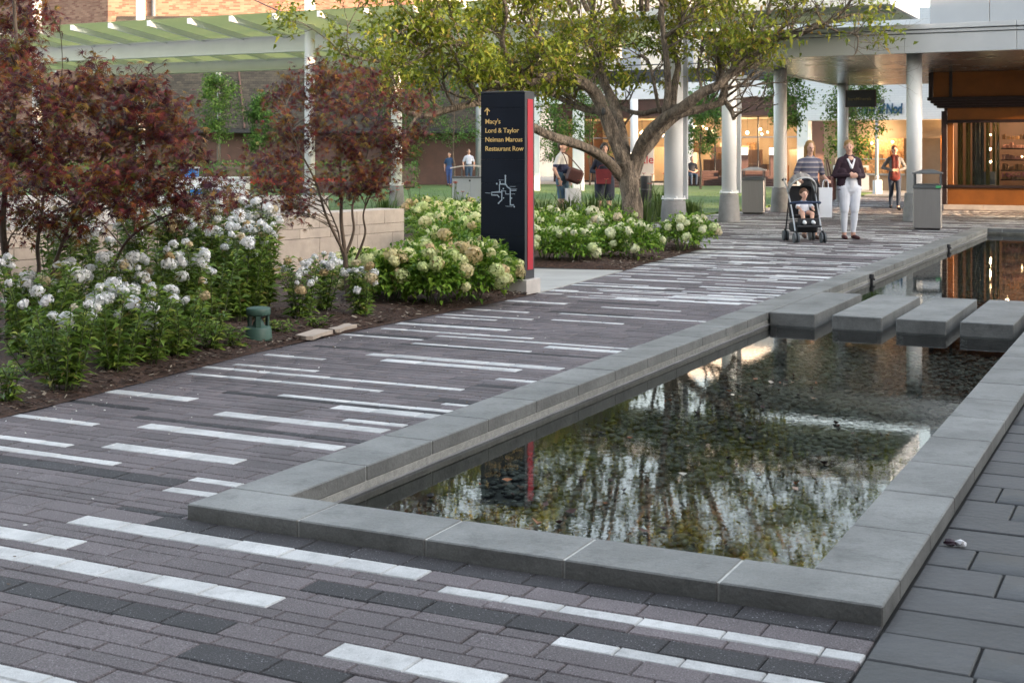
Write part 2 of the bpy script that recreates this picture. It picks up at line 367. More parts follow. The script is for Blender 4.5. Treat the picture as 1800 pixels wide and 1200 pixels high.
for i, (a, b) in enumerate(rows):
    uc = (a+b)/2
    if uc < 0: segs = [(-3.2, POOL_V)]
    elif uc < POOL_U: segs = [(lerp_tab(LEFT_EDGE, uc), 0.0)]
    else: segs = [(lerp_tab(LEFT_EDGE, uc), 14.0)]
    if uc < 1.0: segs[0] = (max(segs[0][0], -2.3-0.0*uc), segs[0][1])
    sp = spans.get(i, [])
    for lo, hi in segs:
        cuts = sorted({lo, hi}|{round(q, 3) for s in sp for q in s[:2] if lo < q < hi})
        for c0, c1 in zip(cuts, cuts[1:]):
            mid = (c0+c1)/2; col = 0
            for s in sp:
                if s[0]-1e-3 <= mid <= s[1]+1e-3: col = s[2]
            x = c0
            while x < c1-0.005:
                l = pr.choice(LENS)
                if x+l > c1-0.09: l = c1-x
                if l > 0.36: l = l/2
                pav.append((x, x+l, a, b, col)); x += l
def screen_size(p):
    c = P((p[2]+p[3])/2, (p[0]+p[1])/2)
    if c.y < 3.3: return 0
    px = 900+2357*c.x/c.y; py = 272+2357*1.45/c.y
    if not (-30 < px < 1830 and py < 1230): return 0
    return (p[1]-p[0])*(p[3]-p[2])/c.y**3
pav.sort(key=screen_size, reverse=True)
G = 0.0045
for p in pav[:300]:
    l, d = p[1]-p[0]-G*0.8, p[3]-p[2]-G*0.8
    put('paver', paver_mesh(l, d, p[4]), paving, P((p[2]+p[3])/2, (p[0]+p[1])/2, pr.uniform(-0.0015, 0.0015)), (pr.gauss(0, .006), pr.gauss(0, .004), TH+pr.gauss(0, .003)))
def field(name, items, mats, parent, G, h=0.03, ch=0.004, zj=0.0012):
    n = len(items); it = np.array([q[:5] for q in items], float)
    x0, x1, y0, y1 = it[:, 0]+G/2, it[:, 1]-G/2, it[:, 2]+G/2, it[:, 3]-G/2
    z = rng.uniform(-zj, zj, n)
    def pt(x, y, zz):
        return np.stack([A0.x+D2.x*y+R2.x*x, A0.y+D2.y*y+R2.y*x, zz], 1)
    V = np.stack([pt(x0,y0,z-h),pt(x1,y0,z-h),pt(x1,y1,z-h),pt(x0,y1,z-h),pt(x0,y0,z-ch),pt(x1,y0,z-ch),pt(x1,y1,z-ch),pt(x0,y1,z-ch),
                  pt(x0+ch,y0+ch,z),pt(x1-ch,y0+ch,z),pt(x1-ch,y1-ch,z),pt(x0+ch,y1-ch,z)], 1).reshape(-1, 3)
    F0 = np.array([(0,1,5,4),(1,2,6,5),(2,3,7,6),(3,0,4,7),(4,5,9,8),(5,6,10,9),(6,7,11,10),(7,4,8,11),(8,9,10,11)])
    F = (F0[None]+12*np.arange(n)[:, None, None]).reshape(-1, 4)
    mi = np.repeat(it[:, 4].astype(int), 9)
    return put(name, raw_mesh(name, V, F, mats, mi=mi), parent, kind='stuff')
field('paver_field', pav[300:], PM, paving, G)

# ---- dark slate slabs on the other side of the pool
slabs = []
u = -3.0; i = 0
while u < POOL_U+0.3:
    d = pr.choice([0.21, 0.235, 0.25, 0.27]); x = POOL_V+0.004; first = True
    while x < 9.5:
        l = pr.uniform(0.34, 0.58); l = l*pr.uniform(0.3, 1) if first else l; first = False
        slabs.append((x, x+l, u, u+d, 0)); x += l
    u += d
slabs.sort(key=screen_size, reverse=True)
slate_terrace = put('slate_terrace', MB().poly([P(-3.2, POOL_V-0.0, -0.010), P(-3.2, 9.6, -0.010), P(23.2, 9.6, -0.010), P(23.2, POOL_V, -0.010)]).mesh('slate_terrace', M['joint']), kind='structure')
for p in slabs[:140]:
    put('slate_slab', paver_mesh(p[1]-p[0]-0.009, p[3]-p[2]-0.009, 7, 0.004, mats={7: M['slate']}), slate_terrace, P((p[2]+p[3])/2, (p[0]+p[1])/2, pr.uniform(-0.002, 0.002)), TH)
field('slate_field', slabs[140:], [M['slate']], slate_terrace, 0.009, zj=0.002)

# ================================================================== THE POOL
pool = thing('reflecting_pool', 'long shallow reflecting pool with low grey bluestone coping beside the striped walk', 'pool', P(0, 0, 0), TH)
cop_top, cop_h = 0.06, 0.075
def stone(x0, x1, y0, y1):
    mb = MB(); l = x1-x0; d = y1-y0
    mb.rbox(x0+0.003, x1-0.003, y0+0.003, y1-0.003, cop_top-0.07-0.055*0, cop_top+pr.uniform(-0.001, 0.001), 0.005)
    obj('coping_stone', mb, M['bluestone'], pool)
jt = [0.0, 0.54, 1.10, 1.65, 2.20, POOL_V]
for a, b in zip(jt, jt[1:]): stone(a, b, 0, COP)
for vs_, ve in ((0, COP), (POOL_V-COP, POOL_V)):
    y = COP
    while y < POOL_U-COP-0.01:
        e = min(y+0.59, POOL_U-COP)
        if POOL_U-COP-e < 0.2: e = POOL_U-COP
        stone(vs_, ve, y, e); y = e
x = 0.0
while x < POOL_V-0.01:
    e = min(x+0.546, POOL_V); stone(x, e, POOL_U-COP, POOL_U); x = e
mb = MB()    # mortar core showing in the joints, set back from the faces
mb.box(0.008, POOL_V-0.008, 0.008, COP-0.008, -0.05, cop_top-0.004); mb.box(0.008, POOL_V-0.008, POOL_U-COP+0.008, POOL_U-0.008, -0.05, cop_top-0.004)
mb.box(0.008, COP-0.008, COP-0.008, POOL_U-COP+0.008, -0.05, cop_top-0.0045); mb.box(POOL_V-COP+0.008, POOL_V-0.008, COP-0.008, POOL_U-COP+0.008, -0.05, cop_top-0.0045)
obj('mortar_bed', mb, M['mortar'], pool)
mb = MB(); t = 0.012
a0, a1, b0, b1 = COP+0.002, POOL_V-COP-0.002, COP+0.002, POOL_U-COP-0.002
for q in ((0.05, a0-t+0.002, 0.05, POOL_U-0.05), (a1+t-0.002, POOL_V-0.05, 0.05, POOL_U-0.05), (a0-t, a1+t, 0.05, b0-t+0.004), (a0-t, a1+t, b1+t-0.004, POOL_U-0.05)):
    mb.box(q[0], q[1], q[2], q[3], -0.30, -0.013)
obj('basin_wall', mb, M['poolwall'], pool)
obj('basin_floor', MB().quad((0, 0, -0.235), (POOL_V, 0, -0.235), (POOL_V, POOL_U, -0.235), (0, POOL_U, -0.235)), M['poolfloor'], pool)
# thin pale ledge at the water line
mb = MB(); mb.box(a0-t-0.002, a0+0.006, b0, b1, -0.062, -0.047); obj('waterline_ledge', mb, M['concrete_d'], pool)
# pebbles on the pool floor
ICO = None
def ico():
    t = (1+5**.5)/2
    V = np.array([(-1,t,0),(1,t,0),(-1,-t,0),(1,-t,0),(0,-1,t),(0,1,t),(0,-1,-t),(0,1,-t),(t,0,-1),(t,0,1),(-t,0,-1),(-t,0,1)], float)
    V /= np.linalg.norm(V[0])
    F = np.array([(0,11,5),(0,5,1),(0,1,7),(0,7,10),(0,10,11),(1,5,9),(5,11,4),(11,10,2),(10,7,6),(7,1,8),(3,9,4),(3,4,2),(3,2,6),(3,6,8),(3,8,9),(4,9,5),(2,4,11),(6,2,10),(8,6,7),(9,8,1)])
    return V, F
IV, IF = ico()
def scatter_blobs(xy, z, r, flat):
    n = len(xy); a = rng.uniform(0, 6.283, n); sx = r*rng.uniform(0.8, 1.5, n); sy = r*rng.uniform(0.7, 1.1, n); sz = r*flat*rng.uniform(0.7, 1.2, n)
    B = IV[None]*np.stack([sx, sy, sz], 1)[:, None, :]*rng.uniform(0.85, 1.15, (n, 12, 1))
    c, s = np.cos(a)[:, None], np.sin(a)[:, None]
    X = B[..., 0]*c-B[..., 1]*s; Y = B[..., 0]*s+B[..., 1]*c
    V = np.stack([X+xy[:, :1], Y+xy[:, 1:2], B[..., 2]+np.asarray(z).reshape(-1, 1)], 2).reshape(-1, 3)
    F = (IF[None]+12*np.arange(n)[:, None, None]).reshape(-1, 3); return V, F
npb = 17000
yy = COP+(POOL_U-2*COP)*rng.uniform(0, 1, npb)**1.7
xy = np.stack([rng.uniform(COP, POOL_V-COP, npb), yy], 1)
V, F = scatter_blobs(xy, rng.uniform(-0.235, -0.215, npb), rng.uniform(0.014, 0.03, npb), 0.6)
put('pebbles', raw_mesh('pebbles', V, F, M['pebble'], True), pool, kind='stuff')
# nozzles on the inner wall
for uu in (11.75, 17.6):
    n = MB(); n.tube([(COP+0.02, uu, -0.2), (COP+0.02, uu, 0.02)], 0.018, 10); n.tube([(COP+0.02, uu, 0.0), (COP+0.02, uu, 0.05)], [0.035, 0.028], 12)
    n.box(COP+0.012, COP+0.06, uu-0.012, uu+0.012, -0.02, 0.0)
    obj('water_nozzle', n, M['dark'], pool)
# water
m, N, L, B = nt('water'); N.remove(B)
tr = N.new('ShaderNodeBsdfTransparent'); tr.inputs[0].default_value = (0.80, 0.86, 0.83, 1)
gl = N.new('ShaderNodeBsdfGlossy'); gl.inputs['Roughness'].default_value = 0.0
fr = N.new('ShaderNodeFresnel'); fr.inputs[0].default_value = 1.36
tc = N.new('ShaderNodeTexCoord'); n1 = N.new('ShaderNodeTexNoise'); n1.inputs['Scale'].default_value = 22; n1.inputs['Detail'].default_value = 2.5; n1.inputs['Distortion'].default_value = 0.6
L.new(tc.outputs['Object'], n1.inputs['Vector'])
n2 = N.new('ShaderNodeTexNoise'); n2.inputs['Scale'].default_value = 3.0; n2.inputs['Detail'].default_value = 1; L.new(tc.outputs['Object'], n2.inputs['Vector'])
b1_ = N.new('ShaderNodeBump'); b1_.inputs['Strength'].default_value = 0.0075; b1_.inputs['Distance'].default_value = 0.02; L.new(n1.outputs[0], b1_.inputs['Height'])
b2_ = N.new('ShaderNodeBump'); b2_.inputs['Strength'].default_value = 0.004; b2_.inputs['Distance'].default_value = 0.03; L.new(n2.outputs[0], b2_.inputs['Height']); L.new(b1_.outputs[0], b2_.inputs['Normal'])
L.new(b2_.outputs[0], fr.inputs['Normal']); L.new(b2_.outputs[0], gl.inputs['Normal'])
ms = N.new('ShaderNodeMixShader'); L.new(fr.outputs[0], ms.inputs[0]); L.new(tr.outputs[0], ms.inputs[1]); L.new(gl.outputs[0], ms.inputs[2]); L.new(ms.outputs[0], N['Material Output'].inputs[0])
M['water'] = m
e = 0.006
put('water', MB().quad((COP-e, COP-e, 0), (POOL_V-COP+e, COP-e, 0), (POOL_V-COP+e, POOL_U-COP+e, 0), (COP-e, POOL_U-COP+e, 0)).mesh('water', m), None, P(0, 0, -0.052), TH, kind='structure')
# stepping slabs
nm = ['nearest to the striped walk', 'second from the striped walk', 'third from the striped walk', 'closest to the slate terrace']
for i, (a, b) in enumerate(((0.30, 0.70), (0.85, 1.27), (1.39, 1.80), (1.91, 2.33))):
    st = thing('stepping_slab', 'long grey stone stepping slab in the pool, '+nm[i], 'stepping slab', P(7.42, (a+b)/2, -0.2), TH, 'stepping slabs across the pool')
    w_ = (b-a)/2
    mb = MB(); mb.rbox(-w_, w_, 0, 1.91, 0.125, 0.262+(i%2)*.002, 0.007); obj('slab', mb, M['bluestone'], st)
    mb = MB(); mb.box(-w_+0.05, w_-0.05, 0.06, 1.85, -0.035, 0.126); obj('plinth', mb, M['dark'], st)
# ================================================================== BEDS, LAWN, WALLS
from mathutils import noise as mnoise
def in_pad(u, v): return 8.42 < u < 11.55 and v > -5.3+0.35*(u-8.4)*0
def bed_edge(u):
    return lerp_tab(LEFT_EDGE, u) if u < 15.9 else lerp_tab([(15.8, -3.06), (18.2, -4.75), (20.6, -6.7), (24, -7.0)], u)
nu, nvv = 130, 46
V = []; F = []
for i in range(nu+1):
    uu = 0.4+22.6*i/nu
    ve = bed_edge(uu)+0.012+0.02*mnoise.noise(Vector((uu*3.1, 1.7, 0)))
    for j in range(nvv+1):
        q = (j/nvv)**1.6
        vv = ve+(-11.5-ve)*q
        p = P(uu, vv)
        z = 0.004+0.055*min(1, (ve-vv)/0.5)+0.02*mnoise.noise(p*2.2)*min(1, (ve-vv)/0.3)+0.006*mnoise.noise(p*14)
        if in_pad(uu, vv): z = -0.05
        if vv < -9: z = min(z, 0.02)
        V.append((p.x, p.y, z))
for i in range(nu):
    for j in range(nvv):
        a = i*(nvv+1)+j; F.append((a, a+1, a+nvv+2, a+nvv+1))
put('mulch_bed', raw_mesh('mulch_bed', np.array(V), np.array(F), M['mulch'], True), kind='structure')
def bed_z(x, y):
    uu, vv = UV(x, y); return 0.05 if bed_edge(uu)-vv > 0.4 else 0.03
# bark chips and fallen petals along the edge of the bed
n = 9000
uu = rng.uniform(0.6, 16, n); dv = rng.exponential(0.5, n)+0.01
pts = np.array([[*P(a, bed_edge(a)-b)[:2]] for a, b in zip(uu, dv)])
keep = np.array([not in_pad(a, bed_edge(a)-b) and b < 3.5 for a, b in zip(uu, dv)])
pts = pts[keep]; dv = dv[keep]; n = len(pts)
ang = rng.uniform(0, 6.283, n); l = rng.uniform(0.008, 0.028, n); wd = rng.uniform(0.003, 0.009, n)
z = 0.018+0.05*np.clip(dv/0.5, 0, 1)+rng.uniform(0, 0.012, n)
d = np.stack([np.cos(ang), np.sin(ang), rng.uniform(-.3, .3, n)], 1)*l[:, None]; s = np.stack([-np.sin(ang), np.cos(ang), rng.uniform(-.4, .4, n)], 1)*wd[:, None]
c = np.concatenate([pts, z[:, None]], 1)
V = np.stack([c-d-s, c+d-s, c+d+s, c-d+s], 1).reshape(-1, 3); F = np.arange(4*n).reshape(-1, 4)
put('bark_chips', raw_mesh('bark_chips', V, F, M['chips']), kind='stuff', label='brown bark chips and pale fallen petals strewn over the planting bed', cat='mulch')
# petals and leaf bits blown onto the paving
n = 420; uu = rng.uniform(0.2, 9, n); dv = -np.abs(rng.exponential(0.35, n))
k2 = rng.random(n) < .3; uu[k2] = rng.uniform(-2, 9, k2.sum()); dv[k2] = -rng.uniform(0, 2.3, k2.sum())
c = np.array([[*P(a, bed_edge(max(a, .4))-b)[:2], .003] for a, b in zip(uu, dv)]); ok = np.array([bed_edge(max(a, .4))-b < -.03 or a < -.1 for a, b in zip(uu, dv)]); c = c[ok]; n = len(c)
ang = rng.uniform(0, 6.283, n); l = rng.uniform(.004, .012, n)[:, None]; d = np.stack([np.cos(ang), np.sin(ang), 0*ang], 1)*l; s = np.stack([-np.sin(ang), np.cos(ang), 0*ang], 1)*l*.6; up = np.stack([0*ang, 0*ang, rng.uniform(.001, .005, n)], 1)
V = np.stack([c-d, c-s+up, c+d+up, c+s], 1).reshape(-1, 3)
put('fallen_petals', raw_mesh('fallen_petals', V, np.arange(4*n).reshape(-1, 4), leaf_mat('petal_litter', [(0, (.06, .035, .02)), (.45, (.16, .10, .05)), (.6, (.6, .58, .52)), (1, (.7, .68, .64))], .7, .1)), kind='stuff', label='white petals and brown leaf bits blown onto the striped paving', cat='litter')
# concrete pad beside the sign
mb = MB(); mb.prism([(q.x, q.y) for q in (P(8.5, -2.475), P(11.42, -2.69), P(11.2, -3.55), P(11.0, -5.1), P(8.75, -5.1), P(8.45, -3.25))], -0.04, 0.006)
obj('concrete_path', mb, M['concrete'], kind='structure')
# far paving strip and the lawn
mb = MB(); mb.prism([(q.x, q.y) for q in (P(23.6, -6.72), P(47, -6.72), P(55, -14), P(52, -60), P(25, -60))], -0.05, 0.035)
obj('lawn', mb, M['lawn'], kind='structure')
n = 26000
uv_ = np.stack([rng.uniform(23.7, 44, n), -6.8-rng.uniform(0, 22, n)], 1)
base = np.stack([A0.x+D2.x*uv_[:, 0]+R2.x*uv_[:, 1], A0.y+D2.y*uv_[:, 0]+R2.y*uv_[:, 1], np.full(n, 0.03)], 1)
a = rng.uniform(0, 6.283, n); h = rng.uniform(0.015, 0.04, n); sd = np.stack([np.cos(a), np.sin(a), 0*a], 1)*0.008
tip = base+np.stack([rng.normal(0, .02, n), rng.normal(0, .02, n), h], 1)
V = np.stack([base-sd, base+sd, tip], 1).reshape(-1, 3)
M['grass'] = leaf_mat('grass_blades', [(0, (0.075, 0.14, 0.03)), (0.6, (0.11, 0.20, 0.04)), (1, (0.16, 0.25, 0.06))], 0.6, 0.3)
put('grass', raw_mesh('grass', V, np.arange(3*n).reshape(-1, 3), M['grass']), kind='stuff', label='mown green grass on the lawn behind the columns', cat='grass')
far = MB(); far.prism([(q.x, q.y) for q in (P(44.5, -6.6), P(44.5, 14), P(85, 14), P(85, -60), P(52.3, -60), P(55.2, -14), P(47.2, -6.6))], -0.05, 0.02)
obj('shop_pavement', far, M['concrete'], kind='structure')

def course_wall(name, label, start, dirv, length, thick, courses, lens, z0=0.0, mat_=None, cap=None, seed=1):
    """dry-jointed ashlar wall; every block is a piece of its own"""
    r = random.Random(seed)
    dv = Vector((dirv[0], dirv[1], 0)).normalized(); ang = math.atan2(dv.y, dv.x)
    t = thing(name, label, 'wall', (start[0], start[1], z0), ang)
    z = 0.0; tot = sum(courses)
    mb = MB(); mb.box(0.02, length-0.02, 0.02, thick-0.02, 0, tot-0.02); obj('core', mb, M['joint'], t)
    for k, h in enumerate(reversed(courses)):
        x = 0.0; first = True
        while x < length-0.02:
            l = r.choice(lens); l = l*(0.45 if (first and k % 2) else 1); first = False
            if length-x-l < 0.25: l = length-x
            mb = MB(); mb.rbox(x+0.002, x+l-0.002, 0, thick, z+0.002, z+h-0.002, 0.004)
            obj('stone_block', mb, (cap if (cap and k == len(courses)-1) else mat_), t); x += l
        z += h
    return t
course_wall('garden_wall', 'buff limestone garden wall of smooth coursed blocks behind the white phlox', (-1.77, 17.93), (-0.557, -0.83), 8.6, 0.42, (0.18, 0.12, 0.30, 0.14), (0.55, 0.7, 0.9), 0.0, M['lime'], M['lime'], 3)
course_wall('ramp_wall', 'paler grey stone wall further back above the buff garden wall', (-3.2, 23.4), (-1, 0.02), 7.5, 0.4, (0.08, 0.24, 0.22, 0.2), (0.9, 1.2), 0.0, M['limetop'], M['limetop'], 8)

# flat limestone edging stones lying by the walk
for i, (uu, vv, l, wd, rz, lab) in enumerate(((4.58, -2.585, 0.34, 0.15, 0.10, 'broad flat limestone edging slab with a broken corner beside the green speaker'), (5.00, -2.59, 0.30, 0.09, 0.06, 'narrow flat limestone edging slab lying next to the broader one'))):
    mb = MB(); r = random.Random(i); poly = []
    for a_, b_ in ((-.5, -.5), (-.1, -.47), (.25, -.52), (.5, -.42), (.46, 0), (.5, .5), (.1, .46), (-.3, .5), (-.52, .35), (-.48, 0)):
        poly.append((a_*wd+r.uniform(-.01, .01), b_*l+r.uniform(-.015, .015)))
    mb.prism(poly, 0, 0.03)
    obj('edging_stone', mb, M['lime'], None, loc=P(uu, vv, 0.018), rot=(0.03, 0.04, TH+rz), label=lab, cat='edging stone')

# ================================================================== THE SIGN
sg = thing('directory_sign', 'tall navy directory pillar with gold lettering and a red strip on its side', 'sign', P(8.27, -2.80, 0.0), TH)
# local: x across (front face toward -y)
mb = MB(); mb.rbox(-0.31, 0.31, -0.02, 0.32, 0.0, 0.155, 0.006); obj('base', mb, M['limetop'], sg)
mb = MB()
for z0, z1 in ((0.157, 0.60), (0.60, 1.15), (1.15, 1.40), (1.40, 1.62), (1.62, 1.94), (1.94, 2.095)):
    mb.rbox(-0.255, 0.255, 0.04, 0.26, z0+0.0007, z1-0.0007, 0.0015)
obj('pillar', mb, M['signnavy'], sg)
mb = MB(); mb.rbox(-0.259, 0.259, 0.035, 0.265, 2.096, 2.112, 0.003); mb.box(0.2555, 0.262, 0.04, 0.262, 0.157, 2.096); obj('frame', mb, M['signframe'], sg)
mb = MB(); mb.rbox(0.2625, 0.268, 0.095, 0.225, 0.25, 2.03, 0.002); obj('red_strip', mb, M['signred'], sg)
def flat_text(body, size, mt, parent, x, y, z, name='lettering', **k):
    o = put(name, text_mesh(body, size, mt, **k), parent, (x, y, z), (math.radians(90), 0, 0)); return o
for body, z in (("Macy's", 1.775), ('Lord & Taylor', 1.68), ('Neiman Marcus', 1.585), ('Restaurant Row', 1.49)):
    flat_text(body, 0.071, M['gold'], sg, -0.205, 0.0385, z, depth=0.0015, bold=0.0002, space=0.97)
mb = MB()
mb.box(-0.184, -0.174, 0.0365, 0.0398, 1.865, 1.935)
for s in (-1, 1):
    mb.poly([(-0.179, 0.0365, 1.945), (-0.179, 0.0365, 1.928), (-0.179+s*0.024, 0.0365, 1.902), (-0.179+s*0.034, 0.0365, 1.906)][::s])
obj('arrow', mb, M['gold'], sg)
mb = MB()      # the mall plan: thin raised strips
def strip(pts, wd):
    for (x0, z0), (x1, z1) in zip(pts, pts[1:]):
        d = Vector((x1-x0, z1-z0)); d.normalize(); q = Vector((-d.y, d.x))*wd/2; e_ = d*wd/2
        mb.quad((x0-q.x-e_.x, 0.0382, z0-q.y-e_.y), (x1-q.x+e_.x, 0.0382, z1-q.y+e_.y), (x1+q.x+e_.x, 0.0382, z1+q.y+e_.y), (x0+q.x-e_.x, 0.0382, z0+q.y-e_.y))
def dot(x, z, r):
    mb.poly([(x+r*math.cos(t), 0.0384, z+r*math.sin(t)) for t in np.arange(0, 6.28, 0.785)])
K_ = 0.0047
def mp(px, py): return (-0.255+(px-2)*0.00617/1.0*0.0+(-0)+ (px)*0.00113*1.06, 1.235-(py-760)*0.00113*0.86)
strip([mp(242, 768), mp(242, 860)], 0.014); dot(*mp(242, 766), 0.010)
strip([mp(190, 830), mp(190, 855), mp(245, 855), mp(262, 885), mp(290, 905), mp(290, 1078), mp(320, 1078)], 0.013)
strip([mp(184, 860), mp(184, 935), mp(108, 945), mp(108, 975), mp(165, 975), mp(180, 995)], 0.010); strip([mp(120, 945), mp(205, 940)], 0.014)
strip([mp(207, 925), mp(207, 1025), mp(175, 1060)], 0.012); dot(*mp(175, 1062), 0.009)
strip([mp(215, 930), mp(245, 930), mp(245, 962), mp(280, 962)], 0.006); strip([mp(290, 922), mp(345, 920)], 0.009)
strip([mp(45, 952), mp(95, 955)], 0.005); strip([mp(285, 880), mp(340, 880)], 0.003); strip([mp(300, 904), mp(355, 906)], 0.003); strip([mp(300, 960), mp(335, 960)], 0.004); strip([mp(190, 812), mp(225, 812)], 0.003); strip([mp(245, 1092), mp(310, 1094)], 0.004)
for a_, b_, r_ in ((158, 852, .010), (224, 1005, .008), (302, 1005, .008), (328, 1096, .009), (222, 905, .009), (182, 812, .005)): dot(*mp(a_, b_), r_)
obj('mall_plan', mb, M['maplines'], sg)

# ================================================================== GARDEN SPEAKER
sp = thing('garden_speaker', 'green mushroom shaped garden speaker standing in the mulch beside the walk', 'speaker', P(4.16, -2.80, 0.02), 0.2)
mb = MB(); mb.lathe([(0.108, 0), (0.106, 0.02), (0.098, 0.10), (0.094, 0.108), (0.06, 0.112), (0.045, 0.125), (0.03, 0.16), (0.012, 0.175)], 28); obj('body', mb, M['spk'], sp, True)
mb = MB(); mb.lathe([(0.02, 0.196), (0.088, 0.197), (0.094, 0.205), (0.094, 0.245), (0.088, 0.255), (0.05, 0.262), (0.001, 0.264)], 28); obj('cap', mb, M['spk'], sp, True)
mb = MB(); mb.lathe([(0.012, 0.15), (0.03, 0.175), (0.045, 0.1975)], 16); obj('driver', mb, M['dark'], sp, True)
for k in range(3):
    a_ = 0.5+k*2.094; mb = MB(); mb.box(-0.008, 0.008, -0.018, 0.018, 0.105, 0.2, 0, Matrix.Rotation(a_, 4, 'Z') @ Matrix.Translation((0.078, 0, 0))); obj('post', mb, M['spk'], sp)

# crumpled wrapper on the slate, dropped leaf
mb = MB(); r = random.Random(4)
for k in range(2):
    c = Vector((k*0.035-0.018, k*0.006, 0.012)); mb.mi = k
    mb.ball(c, (0.024, 0.017, 0.011), 9, 5)
mb.v = [(x+r.uniform(-.004, .004), y+r.uniform(-.004, .004), max(0.001, z+r.uniform(-.004, .004))) for x, y, z in mb.v]
obj('crumpled_wrapper', mb, [mat('wrapper_plum', (0.035, 0.012, 0.022), 0.4), mat('wrapper_white', (0.75, 0.74, 0.76), 0.5)], None, loc=P(0.98, 2.80, 0.0), rot=(0, 0, -0.5), label='small crumpled plum and white wrapper lying on the slate beside the coping', cat='wrapper')

# things drifting on the water: leaves, petals, seed husks
nd = 60; mbv = []; mbf = []; mi = []
cl = [(4.3+random.gauss(0, .45), 1.15+random.gauss(0, .22)) for _ in range(26)]+[(random.uniform(.7, 3.6), random.uniform(.5, 2.2)) for _ in range(44)]
for (uu, vv) in cl:
    c = P(uu, vv, -0.048); a_ = random.uniform(0, 6.28); l = random.uniform(0.012, 0.03); w_ = l*random.uniform(.35, .7)
    d = Vector((math.cos(a_), math.sin(a_), 0)); s_ = Vector((-d.y, d.x, 0)); k = len(mbv)
    up = Vector((0, 0, random.uniform(.002, .012)))
    mbv += [tuple(c-d*l+up), tuple(c+s_*w_+up*random.random()*2), tuple(c+d*l*1.1+up*random.random()*2.5), tuple(c-s_*w_+up*random.random()), tuple(c-Vector((0, 0, .004)))]
    mbf += [(k, k+4, k+1), (k+1, k+4, k+2), (k+2, k+4, k+3), (k+3, k+4, k)]; 
put('floating_debris', raw_mesh('floating_debris', np.array(mbv), np.array(mbf), leaf_mat('floating_leaves', [(0, (0.012, 0.01, 0.01)), (0.6, (0.05, 0.02, 0.014)), (0.8, (0.3, 0.13, 0.06)), (1, (0.6, 0.58, 0.52))], 0.5, 0.1)), kind='stuff', label='dead leaves and petals drifting on the pool', cat='debris')
# ================================================================== VEGETATION
def leaves_np(pos, dirv, nor, L, Wd, fold=0.25, droop=0.25):
    """lanceolate leaves with a folded midrib: 6 verts, 4 tris... returns V, F"""
    n = len(pos); dirv = dirv/np.linalg.norm(dirv, axis=1, keepdims=True)
    side = np.cross(dirv, nor); side /= np.maximum(np.linalg.norm(side, axis=1, keepdims=True), 1e-6); up = np.cross(side, dirv)
    L = np.asarray(L).reshape(-1, 1)*np.ones((n, 1)); Wd = np.asarray(Wd).reshape(-1, 1)*np.ones((n, 1))
    g_ = np.array([0, 0, -1.0])
    m = pos+dirv*L*0.45+up*L*0.03
    V = np.stack([pos, m+side*Wd+up*Wd*fold*2, m, m-side*Wd+up*Wd*fold*2, pos+dirv*L+g_*L*droop], 1).reshape(-1, 3)
    F0 = np.array([(0, 2, 1), (0, 3, 2), (1, 2, 4), (2, 3, 4)])
    return V, (F0[None]+5*np.arange(n)[:, None, None]).reshape(-1, 3)
def rand_dirs(n, zbias=0.0, zs=1.0):
    d = rng.normal(0, 1, (n, 3)); d[:, 2] = d[:, 2]*zs+zbias
    return d/np.linalg.norm(d, axis=1, keepdims=True)
M['phlox_leaf'] = leaf_mat('phlox_leaf', [(0, (0.06, 0.115, 0.016)), (0.4, (0.125, 0.215, 0.032)), (0.8, (0.21, 0.30, 0.05)), (0.96, (0.30, 0.34, 0.07)), (1, (0.26, 0.18, 0.07))], 0.42, 0.3)
M['stem'] = mat('green_stem', (0.075, 0.10, 0.035), 0.6)
M['hyd_leaf'] = leaf_mat('hydrangea_leaf', [(0, (0.055, 0.125, 0.016)), (0.4, (0.125, 0.235, 0.028)), (0.8, (0.21, 0.33, 0.042)), (1, (0.31, 0.42, 0.07))], 0.42, 0.35)
def petal_mat(name, cols, rough=0.6):
    m, N, L, B = nt(name)
    oi = N.new('ShaderNodeObjectInfo'); r = ramp(N, cols); L.new(oi.outputs['Random'], r.inputs[0])
    ge = N.new('ShaderNodeNewGeometry'); mr = N.new('ShaderNodeMapRange'); mr.inputs[3].default_value = 0.82; mr.inputs[4].default_value = 1.12; L.new(ge.outputs['Random Per Island'], mr.inputs[0])
    mx = N.new('ShaderNodeMix'); mx.data_type = 'RGBA'; mx.blend_type = 'MULTIPLY'; mx.inputs[0].default_value = 1; L.new(r.outputs[0], mx.inputs[6]); L.new(mr.outputs[0], mx.inputs[7])
    L.new(mx.outputs[2], B.inputs['Base Color']); B.inputs['Roughness'].default_value = rough
    tr = N.new('ShaderNodeBsdfTranslucent'); L.new(mx.outputs[2], tr.inputs[0]); ms = N.new('ShaderNodeMixShader'); ms.inputs[0].default_value = 0.3
    L.new(B.outputs[0], ms.inputs[1]); L.new(tr.outputs[0], ms.inputs[2]); L.new(ms.outputs[0], N['Material Output'].inputs[0]); return m
M['phlox_petal'] = petal_mat('phlox_petal', [(0, (0.80, 0.79, 0.80)), (0.80, (0.84, 0.83, 0.82)), (0.86, (0.66, 0.55, 0.36)), (1, (0.48, 0.34, 0.16))])
M['hyd_petal'] = petal_mat('hydrangea_petal', [(0, (0.56, 0.64, 0.26)), (0.35, (0.72, 0.72, 0.38)), (0.65, (0.72, 0.63, 0.34)), (0.88, (0.64, 0.47, 0.26)), (1, (0.60, 0.50, 0.24))])
M['hyd_petal2'] = petal_mat('hydrangea_petal_cream', [(0, (0.60, 0.68, 0.33)), (0.4, (0.72, 0.73, 0.45)), (0.8, (0.76, 0.75, 0.55)), (1, (0.70, 0.58, 0.40))])
